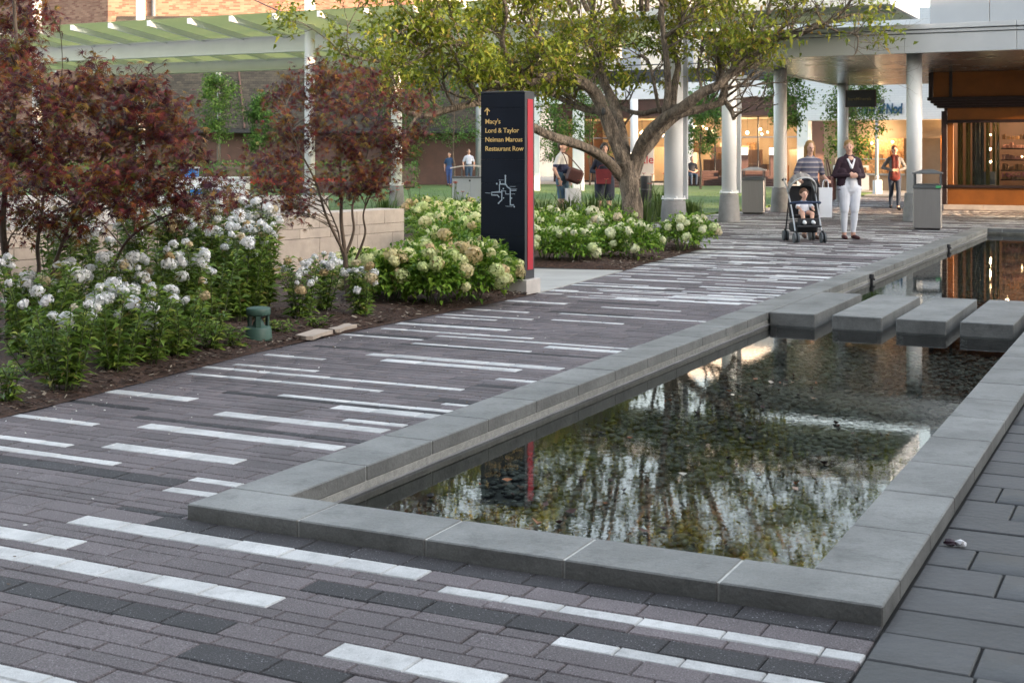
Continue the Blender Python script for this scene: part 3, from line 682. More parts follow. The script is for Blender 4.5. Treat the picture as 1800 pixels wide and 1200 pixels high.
def floret_head(name, R, nf, fr, npet, mt, sq=1.0, seed=0, lumpy=0.12):
    r = np.random.default_rng(seed); V = []; F = []
    for k in range(nf):
        z = 1-1.75*(k+.5)/nf; a = k*2.39996+r.uniform(-.2, .2); q = math.sqrt(max(0, 1-z*z))
        n = Vector((q*math.cos(a), q*math.sin(a), z)); c = n*R*(1+r.uniform(-lumpy, lumpy)); c.z *= sq
        n = (n+Vector(r.normal(0, .25, 3))).normalized(); x, y, _ = basis(n); b0_ = len(V); V.append(tuple(c)); ro = r.uniform(0, 6)
        for j in range(npet):
            t0 = ro+6.283*j/npet; dt = 6.283/npet*.46
            for tt, rr in ((t0-dt, .75), (t0, 1.05), (t0+dt, .75)):
                V.append(tuple(c+(x*math.cos(tt)+y*math.sin(tt))*fr*rr-n*fr*0.18*(rr > 1)+n*fr*.1))
            b_ = b0_+1+3*j; F += [(b0_, b_, b_+1), (b0_, b_+1, b_+2)]
    return raw_mesh(name, np.array(V), np.array(F), mt)
PHX = [floret_head('flower_head', 0.044, 34, 0.0165, 5, M['phlox_petal'], s, i, 0.22) for i, s in enumerate((0.7, 0.85, 1.0))]
PHX_B = [floret_head('flower_head', 0.058, 50, 0.0165, 5, M['phlox_petal'], 0.75, 11, 0.2)]
HYD = [floret_head('flower_head', 0.070, 60, 0.021, 4, M['hyd_petal'], s, 20+i, 0.10) for i, s in enumerate((0.85, 0.95, 1.1))]
HYD2 = [floret_head('flower_head', 0.062, 52, 0.021, 4, M['hyd_petal2'], s, 30+i, 0.12) for i, s in enumerate((0.85, 0.95, 1.05))]

def phlox(x, y, h, label, nst=9, spread=0.2, heads=True, seed=0, bloom=0.8):
    r = random.Random(seed); z0 = bed_z(x, y)-0.015
    t = thing('phlox_plant', label, 'plant', (x, y, z0), 0, 'white phlox in the bed')
    st = MB(); LP = []; LD = []; LN = []; LL = []
    tips = []
    nst = int(nst*1.45)
    for k in range(nst):
        a = r.uniform(0, 6.283); q = spread*math.sqrt(r.random()); hh = h*r.uniform(.72, 1.08)
        b = Vector((q*.45*math.cos(a), q*.45*math.sin(a), 0)); tp = Vector((q*1.25*math.cos(a), q*1.25*math.sin(a), hh))
        mid = (b+tp)/2+Vector((r.gauss(0, .015), r.gauss(0, .015), .02))
        pts = catmull([b, mid, tp], 4); st.tube(pts, [0.0042-.0018*i/len(pts) for i in range(len(pts))], 5, False); tips.append((tp, a))
        nl = int(hh/0.026)
        for i in range(nl):
            f = .12+.86*i/nl; p = pts[min(int(f*(len(pts)-1)), len(pts)-2)].lerp(pts[min(int(f*(len(pts)-1))+1, len(pts)-1)], f*(len(pts)-1) % 1)
            for s in (0, math.pi):
                aa = i*1.57+s+r.uniform(-.5, .5); up = r.uniform(-.05, .75)
                LP.append(p); LD.append((math.cos(aa), math.sin(aa), up)); LN.append((r.gauss(0, .4), r.gauss(-.2, .4), 1)); LL.append(r.uniform(.075, .13)*(1.0-.35*f)*(0.8+0.4*h))
    obj('stems', st, M['stem'], t)
    V, F = leaves_np(np.array(LP), np.array(LD, float), np.array(LN, float), LL, np.array(LL)*0.17, .3, .22)
    put('foliage', raw_mesh('foliage', V, F, M['phlox_leaf']), t)
    if heads:
        for tp, a in tips:
            if r.random() > bloom: continue
            n_ = 1 if r.random() < .5 else r.choice((2, 3))
            for j in range(n_):
                me = PHX_B[0] if r.random() < .22 else r.choice(PHX)
                put('flower_head', me, t, tp+Vector((r.gauss(0, .045)*j, r.gauss(0, .045)*j, -.01-.06*j*r.random())), (r.uniform(-.5, .5), r.uniform(-.5, .5), r.uniform(0, 6)), scale=r.uniform(.45, 1.0))
    return t
PH = [(-2.72,8.15,.50,8,.16,.35,'low white phlox with few blooms at the mulch edge, nearest to the camera corner'),(-2.62,8.80,.52,9,.2,.5,'leafy white phlox spilling toward the striped walk'),(-2.49,9.14,.50,9,.2,.55,'bushy phlox with small white heads by the bend of the mulch edge'),(-2.36,9.45,.40,7,.16,.3,'short leafy phlox near the paving edge'),
(-3.31,9.29,.60,8,.22,.6,'phlox with one big bright white bloom beside the front maple stems'),(-3.08,9.82,.60,9,.22,.75,'white phlox clump in front of the leaning maple stems'),(-2.85,10.11,.60,9,.22,.75,'white phlox clump in the middle of the front row'),(-2.56,10.26,.62,9,.22,.7,'white phlox clump just left of the green speaker group'),(-2.36,10.52,.58,9,.2,.6,'white phlox clump leaning over the green speaker'),
(-3.78,11.28,.82,9,.24,.9,'tall white phlox beneath the big purple maple'),(-3.45,11.47,.86,9,.24,.95,'tall white phlox with browning heads under the maple branches'),(-3.10,11.66,.88,10,.26,1,'tall dense white phlox against the buff wall'),(-2.80,11.87,.92,10,.26,1,'tallest white phlox clump in the middle against the wall'),(-2.47,11.66,.86,11,.26,1,'full white phlox clump with crowded heads above the speaker'),(-2.24,11.28,.74,9,.2,.8,'white phlox clump behind the green speaker'),
(-2.24,12.08,.82,9,.22,.9,'white phlox at the right end of the tall row'),(-2.81,12.75,.96,9,.24,1,'highest white phlox spire reaching the top of the buff wall'),(-2.49,12.75,.88,9,.24,.9,'white phlox in the back row close to the wall'),(-1.78,11.4,.46,6,.14,.5,'upright narrow phlox between the speaker and the small maple'),(-1.70,12.0,.44,6,.16,.7,'phlox with drooping white heads left of the small maple trunk'),(-1.30,11.75,.42,5,.10,.5,'slim phlox shoot beside the small maple trunk'),
(-3.78,10.11,.5,7,.2,.4,'dim phlox in the shade at the foot of the big maple')]
for i, (x, y, h, n_, s_, bl, lab) in enumerate(PH): phlox(x, y, h*(1.12 if y > 9.2 else 1.05), lab, n_+2, s_*1.15, True, 100+i, min(1, bl*1.15))
phlox(-2.90, 7.72, .22, 'small leafy shoot at the frame edge of the mulch bed', 5, .10, False, 90)
phlox(-2.20, 9.80, .26, 'low fresh green seedling clump at the paving edge', 8, .13, False, 91)
phlox(-2.05, 9.98, .16, 'tiny green sprig next to the seedling clump', 5, .09, False, 92)

phlox(-1.85, 10.75, .12, 'low weedy tuft between the green speaker and the edging slabs', 7, .12, False, 93)
phlox(-1.62, 11.05, .10, 'flattened green tuft just behind the edging slabs', 6, .12, False, 94)
phlox(-3.0, 8.55, .34, 'leafy phlox without blooms in the corner of the mulch bed', 8, .2, False, 95)
def hydrangea(x, y, h, rad, label, nh, lvs, heads, group, seed):
    r = random.Random(seed); rg = np.random.default_rng(seed)
    t = thing('hydrangea_shrub', label, 'shrub', (x, y, 0.03), 0, group)
    n = lvs; d = rg.normal(0, 1, (n, 3)); d[:, 2] = np.abs(d[:, 2])*1.1-0.25; d /= np.linalg.norm(d, axis=1, keepdims=True)
    q = rg.uniform(.25, 1.0, n)**.55*(1+.25*np.sin(5*np.arctan2(d[:, 1], d[:, 0])+seed)*d[:, 2])
    pos = d*q[:, None]*np.array([rad, rad, h*.62])+np.array([0, 0, h*.42]); ok = pos[:, 2] > 0.03; pos = pos[ok]; d = d[ok]
    dd = d+rg.normal(0, .55, d.shape)+np.array([0, 0, .25]); nn = rg.normal(0, .35, d.shape)+np.array([0, 0, 1])
    L = rg.uniform(.05, .095, len(pos)); V, F = leaves_np(pos, dd, nn, L, L*.27, .22, .25)
    put('foliage', raw_mesh('foliage', V, F, M['hyd_leaf']), t)
    st = MB()
    for k in range(11):
        a = r.uniform(0, 6.28); st.tube(catmull([(0.05*math.cos(a), 0.05*math.sin(a), 0), (rad*.3*math.cos(a), rad*.3*math.sin(a), h*.45), (rad*.62*math.cos(a+.2), rad*.62*math.sin(a+.2), h*.8)], 3), 0.005, 5)
    obj('stems', st, M['stem'], t)
    for k in range(nh):
        a = r.uniform(0, 6.283); zz = r.random()**.8
        el = r.uniform(-.15, 1.35); p = Vector((rad*1.02*math.cos(a)*math.cos(el), rad*1.02*math.sin(a)*math.cos(el), h*.42+h*.62*math.sin(el)))
        if p.z < .08: p.z = .1
        put('flower_head', r.choice(heads), t, p, (r.uniform(-.7, .7), r.uniform(-.7, .7), r.uniform(0, 6)), scale=r.uniform(.65, 1.2))
    return t
H1 = [(-1.14,12.75,.46,.34,'hydrangea with tan heads at the front of the mulch, next to the small maple'),(-0.74,12.70,.48,.36,'hydrangea with crowded tan and lime heads at the front edge of the mulch'),(-0.36,13.05,.52,.36,'hydrangea with large tan heads closest to the sign base'),(-1.00,13.9,.46,.38,'leafy bright green hydrangea right in front of the wall end'),(-0.66,14.3,.60,.40,'hydrangea with pale heads left of the sign pillar'),(-0.22,13.9,.46,.28,'small hydrangea tucked against the sign base'),(-1.40,13.4,.36,.30,'hydrangea behind the small maple trunk'),(-1.65,14.6,.34,.32,'hydrangea at the foot of the buff wall')]
for i, (x, y, h, rd, lab) in enumerate(H1): hydrangea(x, y, h, rd, lab, 17 if i in (1, 2) else 10, 1500, HYD, 'hydrangeas in front of the sign', 200+i)
HB = [(-0.80,17.0),(-0.55,17.71),(-0.30,17.0),(-0.9,19.3),(-0.6,19.6),(-0.2,19.2),(-1.20,20.9),(-1.01,21.63),(-0.45,21.4),(-1.47,23.2),(-0.85,23.6),(-0.3,23.2)]
for i, (x, y) in enumerate(HB): hydrangea(x, y, .62, .5, 'cream and tan headed hydrangea in the mass between the buff wall and the sign', 15, 1000, HYD, 'hydrangea mass behind the sign', 230+i)
H2 = [(0.44,17.9,.42,.36,'hydrangea with cream heads right beside the sign pillar'),(0.83,17.75,.40,.36,'low hydrangea with lime heads over the concrete path edge'),(1.20,18.4,.40,.36,'hydrangea in the front row of the tree bed, left of the trunk'),(1.66,18.3,.46,.40,'hydrangea with bright cream heads in front of the tree trunk'),(2.50,19.9,.50,.38,'lone rounded hydrangea left of the tip of the tree bed'),(2.80,20.5,.46,.36,'hydrangea at the tip of the tree bed beside the white column')]
for i, (x, y, h, rd, lab) in enumerate(H2): hydrangea(x, y, h, rd, lab, 15, 1000, HYD2, 'hydrangeas under the big tree', 260+i)
HC = [(0.5,20.0),(1.0,20.2),(1.5,20.3),(0.6,22.4),(1.2,22.7),(1.7,22.3),(0.2,21.2)]
for i, (x, y) in enumerate(HC): hydrangea(x, y, .5, .45, 'lime headed hydrangea in the back rows of the tree bed', 12, 850, HYD2, 'back row hydrangeas under the big tree', 280+i)

# daylily and grass clumps behind the hydrangeas
M['lily_leaf'] = leaf_mat('strap_leaf', [(0, (0.06, 0.11, 0.025)), (.6, (0.11, 0.18, 0.045)), (1, (0.20, 0.25, 0.08))], .5, .3)
M['lily_red'] = mat('lily_red', (0.50, 0.05, 0.02), .5)
def strap_clump(x, y, h, n, label, flowers=0, seed=0, rad=.25):
    rg = np.random.default_rng(seed); t = thing('daylily_clump', label, 'plant', (x, y, 0.02), 0, 'daylilies along the lawn')
    a = rg.uniform(0, 6.283, n); q = rg.uniform(0, rad, n); b = np.stack([q*np.cos(a), q*np.sin(a), 0*a], 1)
    hh = h*rg.uniform(.6, 1.1, n); out = rg.uniform(.1, .5, n)*hh
    m_ = b+np.stack([out*.4*np.cos(a), out*.4*np.sin(a), hh*.75], 1); tp = b+np.stack([out*1.2*np.cos(a), out*1.2*np.sin(a), hh*rg.uniform(.7, 1.1, n)], 1)
    sd = np.stack([-np.sin(a), np.cos(a), 0*a], 1)*.008
    V = np.stack([b-sd, b+sd, m_+sd, m_-sd, tp], 1).reshape(-1, 3); k = 5*np.arange(n)
    F = np.concatenate([np.stack([k, k+1, k+2], 1), np.stack([k, k+2, k+3], 1), np.stack([k+3, k+2, k+4], 1)])
    put('foliage', raw_mesh('foliage', V, F, M['lily_leaf']), t)
    r = random.Random(seed)
    for j in range(flowers):
        aa = r.uniform(0, 6.28); p = Vector((rad*.9*math.cos(aa), rad*.9*math.sin(aa), h*r.uniform(1.05, 1.45)))
        mb = MB(); mb.tube([(p.x*.4, p.y*.4, 0), (p.x, p.y, p.z)], .006, 4)
        obj('flower_stalk', mb, M['stem'], t)
        mb = MB()
        for c in range(6):
            ca = c*1.047; x_ = Vector((math.cos(ca), math.sin(ca), .35)); s_ = Vector((-math.sin(ca), math.cos(ca), 0))
            mb.quad(p, p+x_*.035+s_*.02, p+x_*.075, p+x_*.035-s_*.02)
        obj('bloom', mb, M['lily_red'], t)
DL = ['strap leaved daylily clump with two red blooms right of the sign', 'green daylily clump below the hanging white bag', 'daylily clump between the man and the woman in navy', 'plain green daylily clump left of the tree trunk', 'daylily clump at the shaded back of the tree trunk', 'daylily clump hidden mostly by the sign pillar', 'daylily clump with many red blooms beside the black post bin', 'daylily clump with red blooms right behind the trunk', 'daylily clump with red blooms in front of the double bin', 'daylily clump with the most red blooms left of the double bin', 'red flowered daylily clump by the concrete column base', 'red flowered daylily clump nearest to the buff wall', 'short grassy clump at the lawn corner beside the white column', 'daylily clump with one red bloom under the double bin']
for i, (x, y, h, fl) in enumerate(((0.6,25.4,.7,2),(1.1,25.6,.7,1),(1.55,25.8,.75,2),(2.0,25.6,.7,0),(2.5,25.9,.7,1),(0.2,25.2,.7,1),(3.25,29.0,.75,4),(3.0,29.8,.8,3),(-0.2,26.6,.7,3),(-1.3,28.5,.6,5),(-2.0,29,.6,4),(-2.7,28.6,.6,3),(4.1,30.6,.45,0),(-0.9,27.0,.6,1))):
    strap_clump(x, y, h, 130, DL[i], fl, 300+i, .3)

# ------------------------------------------------------------------ trees
M['bark'] = mat('grey_brown_bark', (0.165, 0.128, 0.096), .9, .5, 4, 1.0, 14, fine=.45, fscale=26, stretch=(3, 3, 0.8))
for n_ in M['bark'].node_tree.nodes:
    if n_.bl_idname == 'ShaderNodeBump': n_.inputs['Distance'].default_value = .05
M['bark2'] = mat('smooth_bark', (0.12, 0.085, 0.062), .8, .25, 8, .5, 40)
def limb(mb, pts, r0, r1, n=12, seg=6, lump=.07, seed=0, pw=1.0):
    q = catmull(pts, seg); r = random.Random(seed); ph = [r.uniform(0, 6.28) for _ in range(4)]; K = len(q)
    rs = [r0+(r1-r0)*(i/(K-1))**pw for i in range(K)]
    def rf(k, j, rad):
        a = 6.283*j/n
        return rad*(1+lump*math.sin(3*a+ph[0]+k*.35)+lump*.8*math.sin(5*a+ph[1]-k*.5)+lump*.7*math.sin(k*.9+ph[2]))
    mb.tube(q, rs, n, True, rf); return q, rs
def twigs(mb, origin, d, length, rad, depth, r, tips, up=.25, wig=.5, kids=(2, 4), shrink=.62):
    pts = [Vector(origin)]; dd = Vector(d).normalized(); nseg = 4
    for i in range(nseg):
        dd = (dd+Vector((r.gauss(0, wig*.35), r.gauss(0, wig*.35), r.gauss(0, wig*.3)+up*.12))).normalized(); pts.append(pts[-1]+dd*length/nseg)
    mb.tube(pts, [rad*(1-.55*i/nseg) for i in range(nseg+1)], 6 if rad > .012 else 4, False)
    if depth == 0:
        tips.append((pts[-1], dd)); tips.append((pts[-2], dd)); tips.append(((pts[1]+pts[2])/2, dd)); return
    for k in range(r.randint(*kids)):
        f = r.uniform(.35, 1); i = min(int(f*nseg), nseg-1); p = pts[i].lerp(pts[i+1], f*nseg-i)
        nd_ = (dd+Vector((r.gauss(0, .75), r.gauss(0, .75), r.gauss(0, .5)+up*.5))).normalized()
        twigs(mb, p, nd_, length*shrink*r.uniform(.8, 1.2), rad*.55, depth-1, r, tips, up, wig, kids, shrink)
    tips.append((pts[-1], dd))
# --- the big spreading tree
bt = thing('spreading_tree', 'old spreading tree with a knotted grey trunk and yellow green leaves behind the sign', 'tree', (2.2, 24.0, 0.02))
tk = MB(); K_ = 23.9/2357
def T(px, py, dy=0.0):      # local metres in the tree's own plane, plus depth
    Y = 24.0+dy
    return Vector(((px-900)/2357*Y-2.2, dy, 1.45+(272-py)/2357*Y-.02))
limb(tk, [T(1114, 425), T(1112, 395), T(1110, 350), T(1106, 315), T(1100, 285)], .18, .175, 18, 6, .06, 1)
tk.tube(catmull([T(1114, 430), T(1113, 416), T(1112, 398)], 4), [.225, .215, .205, .198, .192, .188, .185, .182, .178], 18)
limbs = []
def LB(pts, r0, r1, seed, n=12, **k):
    q, rs = limb(tk, [T(*p) for p in pts], r0, r1, n, 6, .07, seed, **k); limbs.append((q, rs)); return q
LB([(1108,318),(1098,285),(1082,250),(1066,205),(1046,165),(1018,143,-.3),(980,134,-.7),(940,142,-1.0),(905,150,-1.3),(878,152,-1.6)], .15, .055, 2, 16)
LB([(1110,330),(1090,308),(1062,278,-.4),(1020,256,-.9),(960,236,-1.4),(905,205,-1.7),(850,182,-1.9),(790,192,-2.1),(742,204,-2.3),(700,190,-2.5)], .105, .04, 3)
LB([(1108,325),(1118,280),(1135,242,-.3),(1165,212,-.6),(1200,188,-.9),(1235,163,-1.1),(1262,150,-1.2),(1292,122,-1.2),(1322,95,-1.2),(1352,72,-1.3),(1400,62,-1.4),(1450,42,-1.5),(1500,25,-1.6)], .125, .028, 4, 14)
LB([(1112,318),(1128,275,.2),(1150,245,.4),(1185,208,.6),(1225,193,.7),(1262,182,.7),(1275,165,.7),(1268,130,.7),(1262,95,.7),(1280,40,.7),(1300,-40,.8)], .098, .028, 5)
LB([(1100,285),(1092,235,.3),(1080,185,.5),(1060,140,.6),(1047,95,.7),(1042,30,.7),(1044,-50,.8),(1030,-140,.8)], .115, .03, 6, 14)
LB([(1168,213,-.4),(1174,160,-.5),(1172,110,-.6),(1166,60,-.6),(1164,0,-.7),(1175,-80,-.7),(1180,-160,-.8)], .07, .025, 7)
LB([(1180,205,.2),(1186,150,.3),(1192,115,.4),(1182,80,.5),(1195,30,.7),(1220,-50,.9),(1235,-130,1)], .075, .025, 8)
LB([(1100,262),(1086,225,.6),(1066,200,1.0),(1020,190,1.5),(975,168,1.9),(930,150,2.2),(880,140,2.5)], .085, .03, 9)
LB([(990,134,-.6),(965,95,-.8),(945,62,-1.0),(925,10,-1.2),(905,-60,-1.3)], .06, .02, 10)
LB([(925,145,-1.1),(905,120,-1.3),(870,120,-1.6),(840,95,-1.9),(800,76,-2.2),(760,88,-2.5),(720,112,-2.7),(660,108,-2.9),(600,95,-3.1)], .07, .02, 11)
LB([(905,150,-1.3),(893,105,-1.4),(882,70,-1.6),(890,20,-1.8),(870,-50,-2)], .055, .02, 12)
LB([(1275,178,.7),(1286,195,.5),(1290,210,.4)], .05, .035, 13, 10)
LB([(1160,200,-.2),(1150,150,-.2),(1140,110,-.1),(1125,95,0)], .035, .02, 14, 8)
LB([(1210,185,-.8),(1150,195,.2),(1130,200,.6),(1095,190,1.2),(1060,150,1.8),(1030,80,2.2),(1010,-10,2.5)], .06, .02, 15)
LB([(850,182,-1.9),(820,140,-2.3),(790,80,-2.5),(760,20,-2.6),(720,-50,-2.6)], .04, .015, 16, 8)
LB([(800,76,-2.2),(770,30,-2.4),(740,-20,-2.5),(690,-50,-2.5)], .035, .012, 17, 8)
LB([(1322,95,-1.2),(1345,40,-1.0),(1360,-20,-.9),(1390,-90,-.8)], .04, .012, 18, 8)
LB([(1165,10,-.7),(1120,-60,-1.3),(1080,-130,-1.6)], .03, .012, 19, 8)
LB([(1400,62,-1.4),(1440,40,-1.6),(1470,55,-1.7),(1505,62,-1.8),(1507,85,-1.8),(1500,100,-1.8)], .025, .008, 20, 7)
ur = random.Random(77)      # the upper crown, out of the picture but seen in the pool
for k in range(15):
    x1 = 760+50*k+ur.uniform(-25, 25); x0 = 1130+(x1-1130)*.45; dy = ur.uniform(-2.6, 2.6); top = -430+abs(x1-1120)*.55+ur.uniform(-40, 40)
    LB([(x0, 20, dy*.4), (x0*.6+x1*.4, -80, dy*.6), (x0*.25+x1*.75, -190, dy*.9), (x1, top, dy)], .045, .012, 40+k, 8)
r = random.Random(31); tips = []
for q, rs in limbs:
    K = len(q)
    for k in range(int(K*.42), K, 2):
        if q[k].z < 2.1 and r.random() < .5: continue
        nb = 1 if r.random() < .75 else 2
        for _ in range(nb):
            dl = q[min(k+1, K-1)]-q[k-1]; dl.normalize()
            out = Vector((q[k].x, q[k].y, 0)); out = out.normalized() if out.length > .3 else Vector((0, 0, 0))
            d = (dl*.4+out*.35+Vector((r.gauss(0, .6), r.gauss(0, .8), .45+r.gauss(0, .45)))).normalized()
            twigs(tk, q[k], d, r.uniform(.55, 1.1), min(.026, rs[k]*.5), 2, r, tips, .45, .6, (2, 3), .62)
obj('trunk', tk, M['bark'], bt, True)
# knot hole
kh = MB(); c = T(1061, 196, -.17); kh.ball(c+Vector((0, .02, 0)), (.035, .03, .075), 10, 6); obj('knot_hole', kh, M['dark'], bt, True)
M['tree_leaf'] = leaf_mat('tree_leaf', [(0, (0.08, 0.12, 0.014)), (.35, (0.175, 0.22, 0.024)), (.7, (0.285, 0.31, 0.036)), (.92, (0.40, 0.37, 0.055)), (1, (0.38, 0.22, 0.06))], .42, .4)
def crown(tips, per, L, spread, mt, parent, wr=.24, seed=3, zmin=None, droop=.25, name='crown'):
    rg = np.random.default_rng(seed); tp = np.array([t[0] for t in tips]); td_ = np.array([t[1] for t in tips])
    idx = np.repeat(np.arange(len(tp)), per); n = len(idx)
    pos = tp[idx]+rg.normal(0, spread, (n, 3)); dd = td_[idx]*.6+rg.normal(0, .7, (n, 3))+np.array([0, 0, -.05]); nn = rg.normal(0, .5, (n, 3))+np.array([0, 0, 1])
    if zmin is not None: k = pos[:, 2] > zmin; pos, dd, nn = pos[k], dd[k], nn[k]; n = len(pos)
    LL = rg.uniform(.65, 1.15, n)*L; V, F = leaves_np(pos, dd, nn, LL, LL*wr, .2, droop)
    return put(name, raw_mesh(name, V, F, mt), parent), n
print('big tree tips', len(tips))
def keep_tip(t):
    p = t[0]
    if p.z > 4.6: return True
    if p.x > 2.5: return p.z > 2.9+.1*p.x and r.random() < .17
    if p.x > 1.2: return p.z > 2.75+.12*p.x and r.random() < .62
    if p.x > -1.0: return p.z > 2.6 and r.random() < .6
    return p.z > 2.0 and r.random() < .95
tips = [t for t in tips if keep_tip(t)]
per = max(3, int(58000/len(tips)))
crown(tips, per, .125, .09, M['tree_leaf'], bt, .24, 3, 1.75)

# --- purple maples
M['maple_leaf'] = leaf_mat('maple_leaf', [(0, (0.045, 0.013, 0.024)), (.24, (0.09, 0.019, 0.030)), (.48, (0.18, 0.030, 0.030)), (.64, (0.23, 0.06, 0.025)), (.78, (0.28, 0.13, 0.024)), (.9, (0.20, 0.15, 0.028)), (1, (0.08, 0.11, 0.028))], .42, .35)
def palmate(pos, dirv, nor, L):
    n = len(pos); dirv = dirv/np.linalg.norm(dirv, axis=1, keepdims=True); side = np.cross(dirv, nor); side /= np.maximum(np.linalg.norm(side, axis=1, keepdims=True), 1e-6); up = np.cross(side, dirv)
    L = L[:, None]; V = [pos]; angs = [-1.75, -.95, -.42, 0, .42, .95, 1.75]; ln = [.45, .78, .95, 1.08, .95, .78, .45]
    for i, (a, q) in enumerate(zip(angs, ln)):
        c_, s_ = math.cos(a), math.sin(a)
        V.append(pos+(dirv*c_+side*s_)*L*q+up*L*-.18*q)
        if i < 6:
            am = (a+angs[i+1])/2; V.append(pos+(dirv*math.cos(am)+side*math.sin(am))*L*.21)
    V = np.stack(V, 1).reshape(-1, 3); F0 = np.array([(0, 1, 2)]+[f for i in range(1, 6) for f in ((0, 2*i, 2*i+1), (0, 2*i+1, 2*i+2))]+[(0, 12, 13)])
    return V, (F0[None]+14*np.arange(n)[:, None, None]).reshape(-1, 3)
def maple(name, label, base, stems, sprays, L, seed):
    t = thing('purple_maple', label, 'tree', base); r = random.Random(seed); rg = np.random.default_rng(seed); mb = MB(); nodes = []
    for pts, r0, r1 in stems:
        q, rs = limb(mb, [Vector(p) for p in pts], r0, r1, 9, 6, .04, seed+len(pts)); nodes += list(zip(q[len(q)//3:], rs[len(q)//3:]))
    PP = []; DD = []; NN = []
    for (c, rad, nl) in sprays:
        c = Vector(c); nb, rb = min(nodes, key=lambda q: (q[0]-c).length+max(0, q[0].z-c.z+.15)*2)
        midp = nb.lerp(c, .55)+Vector((r.gauss(0, .04), r.gauss(0, .04), .05))
        br = catmull([nb, midp, c], 5); mb.tube(br, [max(.003, min(.010, rb*.6)*(1-.7*i/(len(br)-1))) for i in range(len(br))], 5, False)
        for k in range(9):     # fans of fine twigs
            a = r.uniform(0, 6.283); e = c+Vector((rad*r.uniform(.4, .95)*math.cos(a), rad*r.uniform(.4, .95)*math.sin(a), r.uniform(-.12, .16))); s0 = br[r.randint(len(br)//2, len(br)-1)]
            tw = catmull([s0, s0.lerp(e, .5)+Vector((0, 0, .03)), e], 3); mb.tube(tw, [.003, .0028, .0025, .002, .0018, .0015, .0012][:len(tw)], 4, False)
            m_ = int(nl*2.0)//9
            for j in range(m_):
                f = r.uniform(.25, 1.05); p = s0.lerp(e, f)+Vector((r.gauss(0, .03), r.gauss(0, .03), r.gauss(.0, .045)))
                od = Vector((e.x-s0.x, e.y-s0.y, 0)).normalized() if (e-s0).length > .01 else Vector((1, 0, 0))
                dd = od*.8+Vector((r.gauss(0, .7), r.gauss(0, .7), r.gauss(-.45, .4))); PP.append(p); DD.append(dd); NN.append(Vector((r.gauss(0, .7), r.gauss(-.35, .7), .8)))
    obj('trunk', mb, M['bark2'], t, True)
    PP = np.array(PP); DD = np.array(DD); NN = np.array(NN); LL = rg.uniform(.7, 1.2, len(PP))*L
    V, F = palmate(PP, DD, NN, LL); put('crown', raw_mesh('crown', V, F, M['maple_leaf']), t); print(name, 'leaves', len(PP))
def sprays_from(px, Y0, base, r, jit=.25):
    out = []
    for (x, y, rp, nl) in px:
        for rep in range(2):
            Y = Y0+r.gauss(0, jit); out.append((((x+r.gauss(0, 14)-900)/2357*Y-base[0], Y-base[1], 1.45+(272-y+r.gauss(0, 16))/2357*Y-base[2]), rp/2357*Y, nl))
    return out
def mpt(px, py, Y, base): return ((px-900)/2357*Y-base[0], Y-base[1], 1.45+(272-py)/2357*Y-base[2])
rr = random.Random(8)
b1 = (-3.75, 10.2, 0.03)
S1 = [([mpt(20,640,10.2,b1),mpt(16,560,10.2,b1),mpt(12,470,10.15,b1),mpt(5,380,10.1,b1),mpt(20,250,10.1,b1),mpt(30,120,10,b1),mpt(25,0,10,b1),mpt(30,-90,10,b1)],.036,.008),
      ([mpt(22,600,10.2,b1),mpt(50,540,10.15,b1),mpt(68,480,10.1,b1),mpt(66,430,10.1,b1),mpt(78,340,10,b1),mpt(95,230,10,b1),mpt(110,120,9.9,b1)],.022,.006),
      ([mpt(45,560,10.2,b1),mpt(80,510,10.1,b1),mpt(105,440,10,b1),mpt(140,350,9.9,b1),mpt(190,260,9.9,b1),mpt(240,180,9.9,b1)],.02,.006),
      ([mpt(150,560,10.9,b1),mpt(190,490,10.7,b1),mpt(222,425,10.5,b1),mpt(270,390,10.3,b1),mpt(330,365,10.2,b1)],.017,.006),
      ([mpt(14,480,10.15,b1),mpt(-20,420,10.2,b1),mpt(-70,330,10.2,b1),mpt(-110,200,10.2,b1)],.02,.006)]
PX1 = [(15,-10,45,60),(40,90,55,60),(-5,110,55,60),(60,10,40,40),(15,260,70,80),(20,-40,55,60),(55,40,60,70),(10,60,55,60),(30,120,65,80),(75,175,60,70),(-10,170,60,60),(20,220,70,80),(95,215,55,60),(150,150,50,60),(190,140,55,60),(150,205,60,80),(215,190,60,70),(250,150,45,40),(60,270,75,90),(140,260,70,90),(210,245,65,80),(265,215,55,50),(300,225,55,60),(320,200,40,40),(-20,300,70,70),(30,330,75,90),(110,320,75,90),(180,310,75,90),(250,290,70,80),(310,275,55,60),(345,240,30,25),(60,375,75,80),(130,368,75,80),(200,360,75,90),(270,345,70,90),(330,330,55,60),(370,335,40,35),(400,345,28,20),(20,395,60,40),(160,385,60,40),(240,378,60,40),(320,362,45,40),(-50,240,70,50),(-60,370,60,40),(285,190,35,30)]
maple('m1', 'large purple leaved maple with several leaning stems at the left edge above the phlox', b1, S1, sprays_from(PX1, 10.0, b1, rr, .33), .062, 41)
b2 = (-1.56, 12.75, 0.04)
